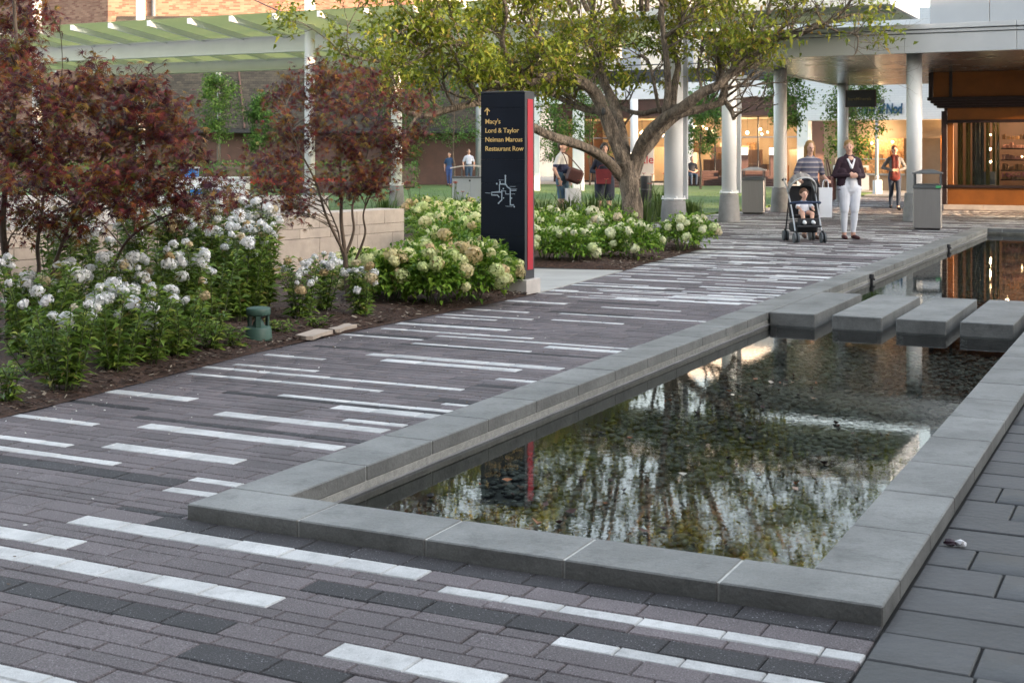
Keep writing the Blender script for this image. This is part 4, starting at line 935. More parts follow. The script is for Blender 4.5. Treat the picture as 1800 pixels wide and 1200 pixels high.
S2 = [([mpt(612,560,12.75,b2),mpt(612,520,12.75,b2),mpt(608,470,12.75,b2),mpt(606,440,12.75,b2),mpt(600,390,12.75,b2),mpt(600,330,12.75,b2),mpt(595,250,12.75,b2),mpt(590,160,12.7,b2)],.034,.006),
      ([mpt(608,450,12.75,b2),mpt(585,405,12.7,b2),mpt(570,370,12.65,b2),mpt(555,320,12.6,b2),mpt(520,250,12.5,b2),mpt(500,190,12.4,b2)],.016,.005),
      ([mpt(609,445,12.75,b2),mpt(622,405,12.8,b2),mpt(620,360,12.85,b2),mpt(640,290,12.9,b2),mpt(660,210,12.9,b2)],.016,.005),
      ([mpt(614,480,12.75,b2),mpt(628,450,12.7,b2),mpt(642,410,12.65,b2),mpt(640,370,12.6,b2),mpt(670,310,12.5,b2),mpt(710,250,12.4,b2)],.014,.005),
      ([mpt(612,470,12.8,b2),mpt(600,440,12.9,b2),mpt(592,400,13,b2),mpt(560,340,13.1,b2),mpt(500,300,13.2,b2)],.012,.004)]
PX2 = [(520,110,30,35),(560,130,45,50),(610,130,45,55),(650,150,45,55),(500,165,40,45),(545,180,55,70),(600,190,55,70),(660,195,50,60),(700,180,40,40),(735,175,25,20),(490,220,45,50),(540,235,55,70),(600,245,55,70),(655,250,50,60),(705,235,40,45),(745,225,28,20),(470,275,50,55),(525,290,55,65),(590,300,55,65),(645,300,50,60),(695,285,42,45),(455,325,45,45),(510,340,50,50),(570,345,50,45),(630,340,45,45),(675,325,38,35),(470,375,40,28),(440,350,30,22),(530,370,35,20)]
maple('m2', 'smaller purple maple with five thin upright stems between the wall and the hydrangeas', b2, S2, sprays_from(PX2, 12.7, b2, rr, .3), .060, 43)

# --- young green trees further back
M['green_leaf'] = leaf_mat('green_leaf', [(0, (0.045, 0.11, 0.025)), (.5, (0.09, 0.19, 0.04)), (1, (0.16, 0.27, 0.06))], .45, .4)
M['green_leaf2'] = leaf_mat('bright_leaf', [(0, (0.04, 0.10, 0.02)), (.5, (0.09, 0.18, 0.03)), (1, (0.17, 0.26, 0.05))], .45, .4)
def young_tree(x, y, h, clear, rad, label, seed, mt='green_leaf', nl=4200, L=.12, tr=.05):
    t = thing('young_tree', label, 'tree', (x, y, 0.02), 0, 'young trees around the lawn'); r = random.Random(seed); mb = MB(); tips = []
    q, rs = limb(mb, [(0, 0, 0), (.02, .02, clear*.6), (-.03, 0, clear), (.04, .03, (clear+h)/2), (0, 0, h*.96)], tr, .012, 8, 5, .04, seed)
    for k in range(len(q)):
        if q[k].z < clear*.92: continue
        for _ in range(3):
            a = r.uniform(0, 6.283); f = 1-abs((q[k].z-clear)/(h-clear)-.4)*.9
            twigs(mb, q[k], (math.cos(a), math.sin(a), .45), rad*.62*f, .014, 1, r, tips, .3, .5, (3, 4), .6)
    obj('trunk', mb, M['bark2'], t, True); crown(tips, max(3, nl//len(tips)), L, .11, M[mt], t, .33, seed, clear*.8)
YT = [(-12.75,58.2,4.7,2.1,1.35,'slender green tree beside the lamp post in front of the shingled roof','green_leaf2'),(-10.9,58,3.9,1.6,1.0,'lower green tree to the right of the lamp post','green_leaf'),(-2.6,60,7.2,1.6,2.6,'full green tree behind the double litter bin','green_leaf'),(-4.9,62,5.5,1.2,1.7,'dark green tree left of the bright kiosk','green_leaf'),(2.0,50,4.6,1.5,1.7,'green tree behind the man with the brown bag','green_leaf2'),(1.2,63,6.2,1.0,2.2,'broad green tree between the sign and the far white column','green_leaf'),(3.6,62,6.0,1.4,1.8,'dense green tree right of the far white column','green_leaf'),(7.8,55.5,3.9,1.5,1.35,'young green tree in front of the seated man','green_leaf'),(9.6,47,4.6,2.6,1.1,'green tree rising beside the third canopy column','green_leaf2'),(11.9,46.5,3.6,1.3,1.75,'green tree behind the woman in white trousers','green_leaf2'),(-0.6,75,8.0,2.0,2.6,'tall green tree standing behind the sign pillar','green_leaf2')]
for i, (x, y, h, cl_, rd, lab, mt_) in enumerate(YT): young_tree(x, y, h, cl_, rd, lab, 500+i, mt_)
# ================================================================== BUILDINGS AND CANOPIES
M['orange'] = mat('ochre_paint', (0.235, 0.082, 0.012), .5, .12, 3)
M['maroon'] = mat('dark_maroon_trim', (0.022, 0.011, 0.012), .5, .2, 4)
M['tan'] = mat('tan_plaster', (0.36, 0.28, 0.21), .85, .08, 2)
M['brown'] = mat('brown_cladding', (0.085, 0.045, 0.036), .7, .15, 3)
M['cream'] = mat('cream_render', (0.72, 0.66, 0.58), .85, .06, 2)
M['curtain'] = mat('green_gold_curtain', (0.26, 0.24, 0.10), .8, .25, 9, stretch=(8, 8, .3))
M['curtain2'] = mat('grey_panel', (0.10, 0.115, 0.125), .6, .2, 5)
M['pink'] = mat('pink_boxes', (0.62, 0.32, 0.28), .6, .2, 40, island=.4)
M['goods'] = mat('shelf_goods', (0.40, 0.22, 0.10), .6, .4, 14, island=.8)
M['pane'] = glass_mat('shop_glass', (0.9, 0.92, 0.9), 1.4)
M['bulb'] = emit_mat('warm_bulb', (1.0, 0.72, 0.38), 3)
M['shade_lit'] = emit_mat('lit_lamp_shade', (1.0, 0.80, 0.58), 0.45)
M['star'] = emit_mat('window_spot', (1.0, 0.78, 0.42), 25)
def brick_mat(name, c1, c2, mort, sx, bw, rh, bump=.3, rough=.85, vary=.5, coords='Object', rotx=True):
    m, N, L, B = nt(name); tc = N.new('ShaderNodeTexCoord'); mp_ = N.new('ShaderNodeMapping'); L.new(tc.outputs[coords], mp_.inputs[0])
    if rotx: mp_.inputs['Rotation'].default_value = (math.radians(90), 0, 0)
    b = N.new('ShaderNodeTexBrick'); L.new(mp_.outputs[0], b.inputs['Vector']); b.inputs['Scale'].default_value = sx; b.inputs['Brick Width'].default_value = bw; b.inputs['Row Height'].default_value = rh
    b.inputs['Mortar Size'].default_value = .006; b.inputs['Color1'].default_value = (*c1, 1); b.inputs['Color2'].default_value = (*c2, 1); b.inputs['Mortar'].default_value = (*mort, 1)
    nz = N.new('ShaderNodeTexNoise'); nz.inputs['Scale'].default_value = 1.1; L.new(tc.outputs[coords], nz.inputs['Vector'])
    wn_ = N.new('ShaderNodeTexWhiteNoise'); 
    mr = N.new('ShaderNodeMapRange'); mr.inputs[3].default_value = 1-vary*.5; mr.inputs[4].default_value = 1+vary*.5; L.new(nz.outputs[0], mr.inputs[0])
    mx = N.new('ShaderNodeMix'); mx.data_type = 'RGBA'; mx.blend_type = 'MULTIPLY'; mx.inputs[0].default_value = 1; L.new(b.outputs[0], mx.inputs[6]); L.new(mr.outputs[0], mx.inputs[7]); L.new(mx.outputs[2], B.inputs['Base Color'])
    B.inputs['Roughness'].default_value = rough
    bp = N.new('ShaderNodeBump'); bp.inputs['Strength'].default_value = bump; bp.inputs['Distance'].default_value = .02; L.new(b.outputs['Fac'], bp.inputs['Height']); bp.invert = True; L.new(bp.outputs[0], B.inputs['Normal'])
    return m
M['brick'] = brick_mat('red_brick', (0.16, 0.066, 0.042), (0.29, 0.165, 0.11), (0.21, 0.155, 0.12), 1.0, .40, .10)
M['shingle'] = brick_mat('roof_shingles', (0.024, 0.021, 0.016), (0.058, 0.049, 0.036), (0.008, 0.007, 0.006), 1.0, .24, .12, .6)
M['whitebrick'] = brick_mat('white_brick', (0.74, 0.75, 0.79), (0.78, 0.79, 0.82), (0.66, 0.67, 0.71), 1.0, .3, .09, .3, vary=.05)
m, N, L, B = nt('green_glass'); B.inputs['Base Color'].default_value = (0.36, 0.40, 0.26, 1); B.inputs['Roughness'].default_value = .35
tr = N.new('ShaderNodeBsdfTranslucent'); tr.inputs[0].default_value = (0.45, 0.49, 0.33, 1); ms = N.new('ShaderNodeMixShader'); ms.inputs[0].default_value = .8
L.new(B.outputs[0], ms.inputs[1]); L.new(tr.outputs[0], ms.inputs[2]); L.new(ms.outputs[0], N['Material Output'].inputs[0]); M['gglass'] = m

def column(parent, x, y, ztop, r=.16, base=True, bh=.66, plate=True, zb=0.0):
    mb = MB(); mb.lathe([(r, bh*.98 if base else zb), (r, ztop)], 28, (x, y, 0)); 
    c_ = obj('column', mb, M['white'], parent, True)
    for p in c_.data.polygons:
        if len(p.vertices) > 4: p.use_smooth = False
    if base:
        mb = MB(); mb.lathe([(r*1.52, 0), (r*1.5, .02), (r*1.25, bh-.02), (r*1.2, bh)], 28, (x, y, 0)); b_ = obj('concrete_base', mb, M['concrete_d'], parent, True); b_.parent = c_
        if plate:
            mb = MB(); mb.lathe([(r*1.3, bh+.02), (r*1.3, bh+.045)], 8, (x, y, 0))
            for a in (0.6, 2.2, 3.8, 5.3): mb.lathe([(.018, bh+.04), (.018, bh+.085)], 8, (x+r*1.18*math.cos(a), y+r*1.18*math.sin(a), 0))
            b_ = obj('base_plate', mb, M['white'], parent); b_.parent = c_
    return c_
# ---- covered walk on the right
SOF = 3.62
cw = thing('walkway_canopy', 'flat white canopy with a dark shiny soffit over the walk by the ochre shop', 'canopy', P(25, -1.5, 0), TH)
def lc(u, v): return v+1.5, u-25
xs = [-6.1, -3.95, -1.70, .55, 2.8, 5.05, 7.3, 9.4]
for a, b in zip(xs, xs[1:]):
    mb = MB(); mb.rbox(a+1.5+.004, b+1.5-.004, 0, .12, SOF-.02, SOF+.38, .003); mb.rbox(a+1.5+.004, b+1.5-.004, -.03, .12, SOF+.395, SOF+.46, .003); mb.rbox(a+1.5+.004, b+1.5-.004, -.07, .12, SOF+.475, SOF+.58, .004)
    obj('fascia_panel', mb, M['fascia'], cw)
ys = [.12, 2.7, 5.3, 7.9, 10.5, 13.3]
for a, b in zip(ys, ys[1:]):
    mb = MB(); mb.rbox(-4.6, -4.48, a+.004, b-.004, SOF-.02, SOF+.56, .003); obj('side_fascia', mb, M['fascia'], cw)
for i, (a, b) in enumerate(zip([-4.48, -2.4, -.3, 1.8, 3.9, 7, 10.9], [-2.4, -.3, 1.8, 3.9, 7, 10.9])):
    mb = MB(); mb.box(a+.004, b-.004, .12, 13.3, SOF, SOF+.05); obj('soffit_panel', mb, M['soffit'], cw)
mb = MB(); mb.box(-4.5, 10.9, .1, 13.3, SOF+.06, SOF+.5); obj('roof_slab', mb, M['panel'], cw)
for u_, v_ in ((29.3, -5.54), (37.3, -5.75), (25.75, -1.62), (33.2, -5.6)):
    if u_ != 33.2: column(cw, *lc(u_, v_), SOF, .165, True, .62, False)
# trellis edge (higher canopy end) crossing the walk
pg = thing('pergola', 'long white steel pergola with tilted green glass roof panels and round columns', 'pergola', P(24, -16, 0), TH)
def pl(u, v): return v+16, u-24
def pbox(name, u0, u1, v0, v1, z0, z1, mt, parent=pg, b=.006):
    mb = MB(); x0, y0 = pl(u0, v0); x1, y1 = pl(u1, v1); mb.rbox(x0, x1, y0, y1, z0, z1, b); return obj(name, mb, M[mt], parent)
# right end: box frame with glass and purlins
ze = 4.32
pbox('edge_beam', 21.9, 22.0, -9.6, -1.4, ze, ze+.42, 'white'); pbox('edge_beam', 22.003, 25.1, -1.50, -1.40, ze-.003, ze+.417, 'white'); pbox('edge_beam', 25.0, 25.1, -9.6, -1.503, ze, ze+.42, 'white')
for k in range(4): pbox('purlin', 22.5+.62*k, 22.58+.62*k, -9.6, -1.75, ze+.10, ze+.28, 'fascia')
for k in range(5):
    pbox('glass_panel', 22.01, 24.99, -9.5+1.6*k, -7.93+1.6*k, ze+.34, ze+.36, 'gglass', b=.002)
# long girder, glass wings and posts to the left
mb = MB(); x0, y0 = pl(25.2, -27.6); x1, _ = pl(25.2, -9.4)
mb.box(x0, x1, y0-.02, y0+.02, 4.22, 4.60); mb.rbox(x0, x1, y0-.14, y0+.14, 4.60, 4.635, .004); mb.rbox(x0, x1, y0-.14, y0+.14, 4.185, 4.22, .004)
obj('girder', mb, M['white'], pg)
mb = MB(); _, y0 = pl(28.1, 0); mb.box(x0, x1, y0-.02, y0+.02, 3.98, 4.26); mb.rbox(x0, x1, y0-.12, y0+.12, 4.26, 4.29, .004); mb.rbox(x0, x1, y0-.12, y0+.12, 3.95, 3.98, .004); obj('girder', mb, M['white'], pg)
def roof_z(u): return 4.97+(u-23.0)*(-.115)
v_ = -30.0; k = 0
while v_ < -9.7:
    a = pl(23.0, v_); b = pl(29.0, v_+1.32)
    mb = MB(); zz0, zz1 = roof_z(23.0), roof_z(29.0)
    for dz in (0, .02): pass
    V_ = [(a[0]+.01, a[1], zz0), (b[0]-.01, a[1], zz0), (b[0]-.01, b[1], zz1), (a[0]+.01, b[1], zz1)]
    mb.add(V_+[(x, y, z+.018) for x, y, z in V_], [(3, 2, 1, 0), (4, 5, 6, 7), (0, 1, 5, 4), (1, 2, 6, 5), (2, 3, 7, 6), (3, 0, 4, 7)]); obj('glass_panel', mb, M['gglass'], pg)
    mb = MB(); p0 = Vector((a[0], a[1]-.05, zz0-.085)); p1 = Vector((a[0], b[1], zz1-.085))
    mb.add([p0+Vector((s*.045, 0, q*.07)) for q in (-1, 1) for s in (-1, 1)]+[p1+Vector((s*.045, 0, q*.07)) for q in (-1, 1) for s in (-1, 1)], [(0, 1, 3, 2), (5, 4, 6, 7), (4, 5, 1, 0), (2, 3, 7, 6), (1, 5, 7, 3), (4, 0, 2, 6)]); obj('purlin', mb, M['white'], pg)
    _, yg = pl(25.2, 0); mb = MB(); mb.box(a[0]-.035, a[0]+.035, yg-.05, yg+.05, 4.636, roof_z(25.2)-.156); obj('purlin_post', mb, M['white'], pg)
    v_ += 1.34; k += 1
for (u_, v__, zt) in ((25.4, -27.1, 8.5), (28.2, -25.6, 8.5), (24.5, -16.6, 8.5), (27.4, -15.75, 4.2)):
    x, y = pl(u_, v__); column(pg, x, y, zt, .15 if v__ > -16 or zt < 5 else .135, True, .6)
for (u_, v__) in ((19.5, -4.9), (23.9, -5.2)):
    x, y = pl(u_, v__); column(pg, x, y, 4.3, .175 if u_ < 20 else .16, True, .60); 
    pbox('flat_rib', u_+.17, u_+.25, v__+.12, v__+.20, .62, 4.3, 'fascia', b=.004)
pbox('cross_beam', 19.2, 25.0, -5.15, -4.95, ze-.02, ze+.3, 'white')
mb = MB()
x, y = pl(28.2, -25.6)
for dx, dz in ((-9, -3.4), (9, -3.4)): mb = MB(); mb.tube([(x, y, 7.9), (x+dx, y-2, 7.9+dz)], .018, 6); obj('tie_rod', mb, M['dark'], pg)
# ---- ochre shop under the canopy
sh = thing('ochre_shop', 'ochre shopfront with dark cornice and a lit display window beside the pool end', 'shop', P(32.6, -2.1, 0), TH)
def sbox(name, x0, x1, y0, y1, z0, z1, mt, b=.006, parent=sh):
    mb = MB(); mb.rbox(x0, x1, y0, y1, z0, z1, b); return obj(name, mb, M[mt], parent)
for k in range(6): sbox('plinth_stone', .05+k*1.0, 1.045+k*1.0, -.03, .3, 0, .14, 'limetop')
sbox('lower_panel', .15, 6.0, 0, .2, .142, .58, 'orange'); sbox('corner_pilaster', .0, .148, -.04, .25, .142, 2.6, 'maroon'); sbox('window_jamb', .15, .30, 0, .12, .66, 2.28, 'orange'); sbox('sill', .14, 6, -.07, .25, .582, .655, 'maroon')
sbox('lintel', .15, 6, -.05, .2, 2.285, 2.36, 'maroon'); sbox('frieze', .15, 6, 0, .2, 2.362, 2.68, 'orange')
mb = MB()
for k, (o_, z0, z1) in enumerate(((.06, 2.682, 2.74), (.13, 2.742, 2.80), (.20, 2.802, 2.87), (.27, 2.872, 2.96))): mb.rbox(-.05-o_, 6, -.05-o_, .3, z0, z1, .008)
obj('cornice', mb, M['maroon'], sh)
sbox('upper_panel', -.18, .22, -.20, .2, 2.963, 3.615, 'orange'); sbox('upper_panel', .30, 6, -.20, .2, 2.963, 3.615, 'orange'); sbox('stile', .222, .298, -.22, .2, 2.963, 3.615, 'maroon'); sbox('stile', -.30, -.182, -.22, .2, 2.963, 3.615, 'maroon')
mb = MB(); mb.quad((.30, .06, .656), (6, .06, .656), (6, .06, 2.284), (.30, .06, 2.284)); wn1 = obj('window_pane', mb, M['pane'], sh)
mb = MB(); mb.box(.02, .12, .3, 5, 0, 3.5); mb.box(.12, 6.2, 3.0, 3.1, 0, 3.5); mb.box(6.0, 6.2, .2, 5, 0, 3.5); mb.box(.12, 6, .25, 3.0, 2.9, 3.0); mb.box(.12, 6, .25, 3.0, .45, .50); obj('interior_wall', mb, M['brown'], sh)
for i, (x_, y_, w_, mt_) in enumerate(((.36, .35, .13, 'curtain'), (.55, .45, .12, 'curtain'), (.70, .55, .30, 'curtain2'), (1.05, .5, .1, 'curtain'), (1.20, .6, .08, 'curtain'), (1.30, .6, .08, 'curtain'))):
    mb = MB(); nn_ = 8
    pts_ = [(x_+w_*j/nn_, y_+.018*math.sin(j*2.3)) for j in range(nn_+1)]
    for (xa, ya), (xb, yb) in zip(pts_, pts_[1:]): mb.quad((xa, ya, .5), (xb, yb, .5), (xb, yb, 2.9), (xa, ya, 2.9))
    obj('drape', mb, M[mt_], sh)
for i, z_ in enumerate((.80, 1.05, 1.32, 1.62)): sbox('shelf', 1.42, 3.9, .45, .85, z_-.03, z_, 'maroon')
r = random.Random(2)
for z_, mt_ in ((.80, 'goods'), (1.05, 'goods'), (1.32, 'pink'), (1.62, 'pink'), (1.85, 'goods')):
    mb = MB(); x_ = 1.46
    while x_ < 3.8:
        w_ = r.uniform(.04, .1); mb.rbox(x_, x_+w_, .5, .5+w_, z_+.001, z_+r.uniform(.07, .17), .004); x_ += w_+r.uniform(.005, .03)
    obj('shelf_goods', mb, M[mt_], sh, kind='stuff')
put('lettering', text_mesh("L'OCCITANE", .15, mat('shop_letter_pink', (.60, .20, .30), .5), .004, .002), sh, (1.46, .44, .88), (math.radians(90), 0, 0))
mb = MB(); mb.box(1.0, 1.28, .55, .8, .5, 1.0); obj('pedestal', mb, M['panel'], sh)
for i, (x_, y_, z_, q) in enumerate(((1.12, .75, 1.60, .034), (1.14, .70, 1.26, .026), (1.12, .9, 1.98, .022), (.86, .8, 1.6, .009), (.86, .9, 1.26, .009), (1.95, .5, 1.40, .02))):
    mb = MB(); mb.ball((x_, y_, z_), q, 10, 6); b_ = obj('spot_bulb', mb, M['star'] if i < 2 else M['bulb'], sh)
def point(name, parent, loc, e, col=(1, .68, .36), rad=.12):
    l = bpy.data.lights.new(name, 'POINT'); l.energy = e; l.color = col; l.shadow_soft_size = rad; o = bpy.data.objects.new(name, l); C.objects.link(o); o.parent = parent; o.location = loc; return o
point('shop_lamp', sh, (1.5, 1.2, 2.5), 34); point('shop_lamp', sh, (2.6, .42, 2.1), 14)
# ---- upper storeys behind and beside the canopy, then two added light blockers out of view
ub = thing('panelled_building', 'tall building clad in flat pale panels rising above the walkway canopy', 'building', P(27, -1.5, 0), TH)
mb = MB(); mb.box(.1, 12, .1, 55, 4.25, 10.9); obj('core', mb, M['panel'], ub)
for i in range(9):
    for j, (z0, z1) in enumerate(((4.22, 7.6), (7.6, 11.0))):
        mb = MB(); mb.rbox(i*1.28+.006, i*1.28+1.274, .0, .09, z0+.006, z1-.006, .004); obj('wall_panel', mb, M['panel'], ub)
for i in range(12):
    mb = MB(); mb.rbox(0, .09, .1+i*4.5+.01, .1+i*4.5+4.49, 4.23, 10.99, .004); obj('wall_panel', mb, M['panel'], ub)
lb = thing('sun_blocking_building', 'unseen long pale block added beyond the slate terrace to keep the low sun off the plaza', 'building', P(-30, 16.0, 0), TH)  # unseen block, added and sized to stop direct low sun reaching the plaza
mb = MB(); mb.box(0, 14, 0, 54.5, 0, 7.0); obj('wall', mb, M['tan'], lb)
for i in range(13):
    mb = MB(); mb.rbox(-.03, .05, 1.5+i*4, 4.3+i*4, .6, 3.0, .01); w_ = obj('window', mb, M['dark'], lb)
    mb = MB(); mb.rbox(-.25, 0, 1.2+i*4, 4.6+i*4, 3.2, 3.3, .01); obj('lintel', mb, M['limetop'], lb)
rr_ = thing('sky_blocking_arcade', 'unseen dark arcade added behind the camera to cut sky light on the near stone faces', 'building', P(-8.3, 0, 0), TH)  # added out of view; its height hides sky so camera-facing stone darkens
mb = MB(); mb.box(-16, 22, -6, 0, 4.2, 13); obj('upper_wall', mb, M['concrete_d'], rr_)
mb = MB(); mb.box(-16, 22, -6, -5.7, 0, 4.2); obj('back_wall', mb, M['dark'], rr_)
for k in range(11): mb = MB(); mb.rbox(-16+k*3.7, -15.3+k*3.7, -.7, 0, 0, 4.198, .02); obj('pier', mb, M['concrete_d'], rr_)
# ---- white shop with blue letters
ws = thing('white_shop', 'white brick shop with blue lettering seen under the canopy', 'shop', P(48, -9.95, 0), TH)
def wbox(name, x0, x1, y0, y1, z0, z1, mt, b=.008): mb = MB(); mb.rbox(x0, x1, y0, y1, z0, z1, b); return obj(name, mb, M[mt], ws)
wbox('upper_wall', 0, 10, 0, .4, 2.78, 7.0, 'whitebrick'); wbox('corner_pier', 0, .45, .02, .6, 0, 2.778, 'whitew')
wbox('entry_wall', .5, 10, 2.4, 2.6, 0, 2.9, 'tan'); wbox('entry_soffit', .45, 10, .41, 2.6, 2.80, 2.9, 'tan')
wbox('pier', 6.25, 6.55, .05, .5, 0, 2.777, 'whitew'); wbox('display_back', 1.9, 3.7, 2.30, 2.39, .7, 2.1, 'goods'); wbox('window_frame', 1.85, 3.75, 2.2, 2.29, .62, .70, 'panel'); wbox('pilaster', 4.0, 4.3, 2.1, 2.4, 0, 2.79, 'tan'); wbox('display_shelf', 1.9, 3.7, 2.1, 2.25, 1.25, 1.3, 'panel')
wbox('display_case', 5.2, 6.2, 1.6, 2.3, .6, 2.2, 'orange'); wbox('case_base', 5.15, 6.25, 1.55, 2.35, 0, .6, 'brown')
r = random.Random(9)
mb = MB()
for k in range(16): x_ = r.uniform(1.95, 3.6); z_ = r.choice((.72, 1.31)); q = r.uniform(.06, .14); mb.rbox(x_, x_+q, 2.12, 2.24, z_, z_+r.uniform(.1, .4), .004)
for k in range(9): x_ = r.uniform(5.25, 6.0); z_ = r.uniform(.7, 2.0); mb.rbox(x_, x_+.12, 1.5, 1.59, z_, z_+.15, .004)
obj('display_goods', mb, M['goods'], ws, kind='stuff')
for x_, z_ in ((3.4, 1.95), (2.6, 1.9), (5.7, 2.15)): mb = MB(); mb.ball((x_, 1.5, z_), .05, 8, 5); obj('spot_bulb', mb, M['bulb'], ws)
point('display_lamp', ws, (5.7, 1.2, 2.0), 16, (1, .62, .28)); point('display_lamp', ws, (2.8, 1.7, 2.3), 10, (1, .7, .4))
M['navyblue'] = mat('blue_letters', (0.015, 0.075, 0.16), .5)
put('lettering', text_mesh('The Land of Nod', .54, M['navyblue'], .03, .016, .12, .93), ws, (1.80, -.03, 3.02), (math.radians(90), 0, 0), scale=(.64, 1, 1))
# ---- hanging sign under the canopy
hs = thing('hanging_sign', 'dark hanging shop sign with dim gold lettering below the canopy soffit', 'sign', P(34.0, -4.92, SOF), TH)
mb = MB(); mb.rbox(0, .82, -.03, .03, -.82, -.36, .006); obj('panel', mb, M['dark'], hs)
mb = MB(); mb.rbox(-.012, .832, -.04, .04, -.37, -.35, .003); mb.rbox(-.012, .832, -.04, .04, -.83, -.81, .003); mb.rbox(-.012, .012, -.04, .04, -.81, -.37, .003); mb.rbox(.808, .832, -.04, .04, -.81, -.37, .003); obj('frame', mb, M['brown'], hs)
mb = MB()
for x_ in (.06, .76): mb = MB(); mb.tube([(x_, 0, -.36), (x_, 0, 0)], .008, 6); obj('hanger_rod', mb, M['dark'], hs)
put('lettering', text_mesh('bareMinerals', .125, mat('olive_gold_letters', (.20, .16, .06), .5), .003, .001), hs, (.06, -.032, -.64), (math.radians(90), 0, 0))
# ---- lit furnishing store across the lawn
ls = thing('lit_store', 'warmly lit furnishing store with pendant lamps below a white terrace band', 'shop', P(60, -26, 0), TH)
def lbx(name, x0, x1, y0, y1, z0, z1, mt, b=.01, p=ls): mb = MB(); mb.rbox(x0, x1, y0, y1, z0, z1, b); return obj(name, mb, M[mt], p)
lbx('terrace_band', 0, 20, -.6, 1, 4.25, 5.05, 'whitew'); lbx('brown_fascia', 0, 20, -.45, 1, 3.35, 4.245, 'brown')
lbx('back_wall', 0, 20, 6, 6.2, 0, 4.2, 'tan'); lbx('side_wall', 13.2, 13.6, 0, 6, 0, 3.34, 'brown'); lbx('side_wall', 0, .3, 0, 6, 0, 3.34, 'brown'); lbx('ceiling', .3, 13.2, .2, 6, 3.30, 3.4, 'tan'); lbx('floor_plinth', 0, 13.6, .05, .25, 0, .12, 'dark')
lbx('transom', 0, 13.2, .08, .16, 2.28, 2.34, 'panel')
for x_ in (2.2, 4.4, 6.6, 8.8, 11.0): lbx('mullion', x_-.03, x_+.03, .07, .17, .12, 3.34, 'dark')
for a, b in zip((.3, 2.2, 4.4, 6.6, 8.8, 11.0), (2.2, 4.4, 6.6, 8.8, 11.0, 13.2)):
    mb = MB(); mb.quad((a+.03, .12, .12), (b-.03, .12, .12), (b-.03, .12, 3.34), (a+.03, .12, 3.34)); obj('window_pane', mb, M['pane'], ls)
r = random.Random(12)
for k in range(26):
    x_, y_, z_ = r.uniform(4, 13), r.uniform(.5, 5), r.uniform(2.45, 3.0); mb = MB(); mb.ball((x_, y_, z_), r.uniform(.05, .09), 8, 6); b_ = obj('pendant_bulb', mb, M['bulb'], ls)
    mb = MB(); mb.tube([(x_, y_, z_+.05), (x_, y_, 3.3)], .008, 4); c_ = obj('flex', mb, M['dark'], ls); c_.parent = b_
for k in range(14):
    x_ = r.uniform(4, 12.5); y_ = r.uniform(1, 5); h_ = r.uniform(.6, 2.0); lbx('display_unit', x_, x_+r.uniform(.4, 1.1), y_, y_+.4, .05, h_, r.choice(('tan', 'goods', 'cream', 'orange', 'brown')))
for k in range(6): x_ = 4.2+k*1.5; lbx('picture', x_, x_+.5, 5.9, 5.98, 1.5, 2.1, r.choice(('cream', 'dark', 'goods')))
point('store_lamp', ls, (5.5, 2.5, 2.6), 58, (1, .68, .37), .3); point('store_lamp', ls, (9, 2.5, 2.6), 58, (1, .68, .37), .3); point('store_lamp', ls, (12, 2.5, 2.6), 52, (1, .68, .37), .3); point('store_lamp', ls, (2.4, 2.5, 2.6), 45, (1, .62, .3), .3)
mb = MB(); mb.rbox(4.5, 5.6, .02, .06, .12, 2.0, .004); obj('sale_poster', mb, M['cream'], ls)
put('lettering', text_mesh('Sale', .62, mat('sale_red', (.5, .02, .02), .5), .003, .004), ls, (4.62, .01, 1.0), (math.radians(90), 0, 0))
for x_ in (7.9, 10.1, 5.0): column(ls, x_, -1.2, 4.24, .20, False)
# terrace railing and upper wall
lbx('parapet', 0, 20, -.35, -.25, 5.06, 5.75, 'dark'); 
mb = MB(); mb.tube([(0, -.3, 6.0), (20, -.3, 6.0)], .03, 6)
for k in range(14): mb.tube([(k*1.5, -.3, 5.7), (k*1.5, -.3, 6.0)], .02, 6)
obj('handrail', mb, M['dark'], ls)
lbx('upper_wall', 0, 20, 4.5, 5, 5.05, 8.6, 'cream'); 
for x_ in (2, 5, 8, 11): lbx('upper_window', x_, x_+1.2, 4.42, 4.5, 5.9, 7.8, 'panel')
for i, x_ in enumerate((6.3, 9.7)): lbx('planter', x_, x_+1.1, -.9, -.61, 4.95, 5.3, 'concrete')
# ---- far buildings
bb = thing('brick_building', 'tall brick building, one face in warm low sunlight and one in shade', 'building', (-22.6, 75, 0), 0)
mb = MB(); mb.box(0, 18, 0, .5, 0, 15); obj('wall', mb, M['brick'], bb)
o = obj('wall', MB().box(0, 22, -.5, 0, 0, 15), M['brick'], bb); o.rotation_euler = (0, 0, math.atan2(.66, -.75)); 
mb = MB(); mb.tube([(2.6, -.15, 0), (2.6, -.15, 15)], .13, 10); obj('downpipe', mb, M['bincap'], bb, True)
sgn = text_mesh('S', 1.25, M['dark'], .06, .02); so = put('lettering', sgn, bb, (-22.6+22.6-.75*9.9, .66*9.9, 8.75), (math.radians(90), 0, math.atan2(.66, -.75)+math.pi)); so.location += Vector((-.1, -.12, 0))
rb = thing('shingled_building', 'low building with a broad dark shingled mansard roof behind the young trees', 'building', (-19, 62, 0), 0)
mb = MB(); mb.box(0, 20, 1.0, 8, 0, 2.6); obj('wall', mb, M['brown'], rb)
mb = MB(); mb.rbox(-.3, 20.3, .2, 1.0, 2.45, 2.66, .02); obj('eave', mb, M['dark'], rb)
mb = MB(); mb.add([(-.3, .2, 2.662), (6.6, .2, 2.662), (5.4, 3.4, 8.2), (-.3, 3.4, 8.2)], [(0, 1, 2, 3)]); obj('roof_slope', mb, M['shingle'], rb)
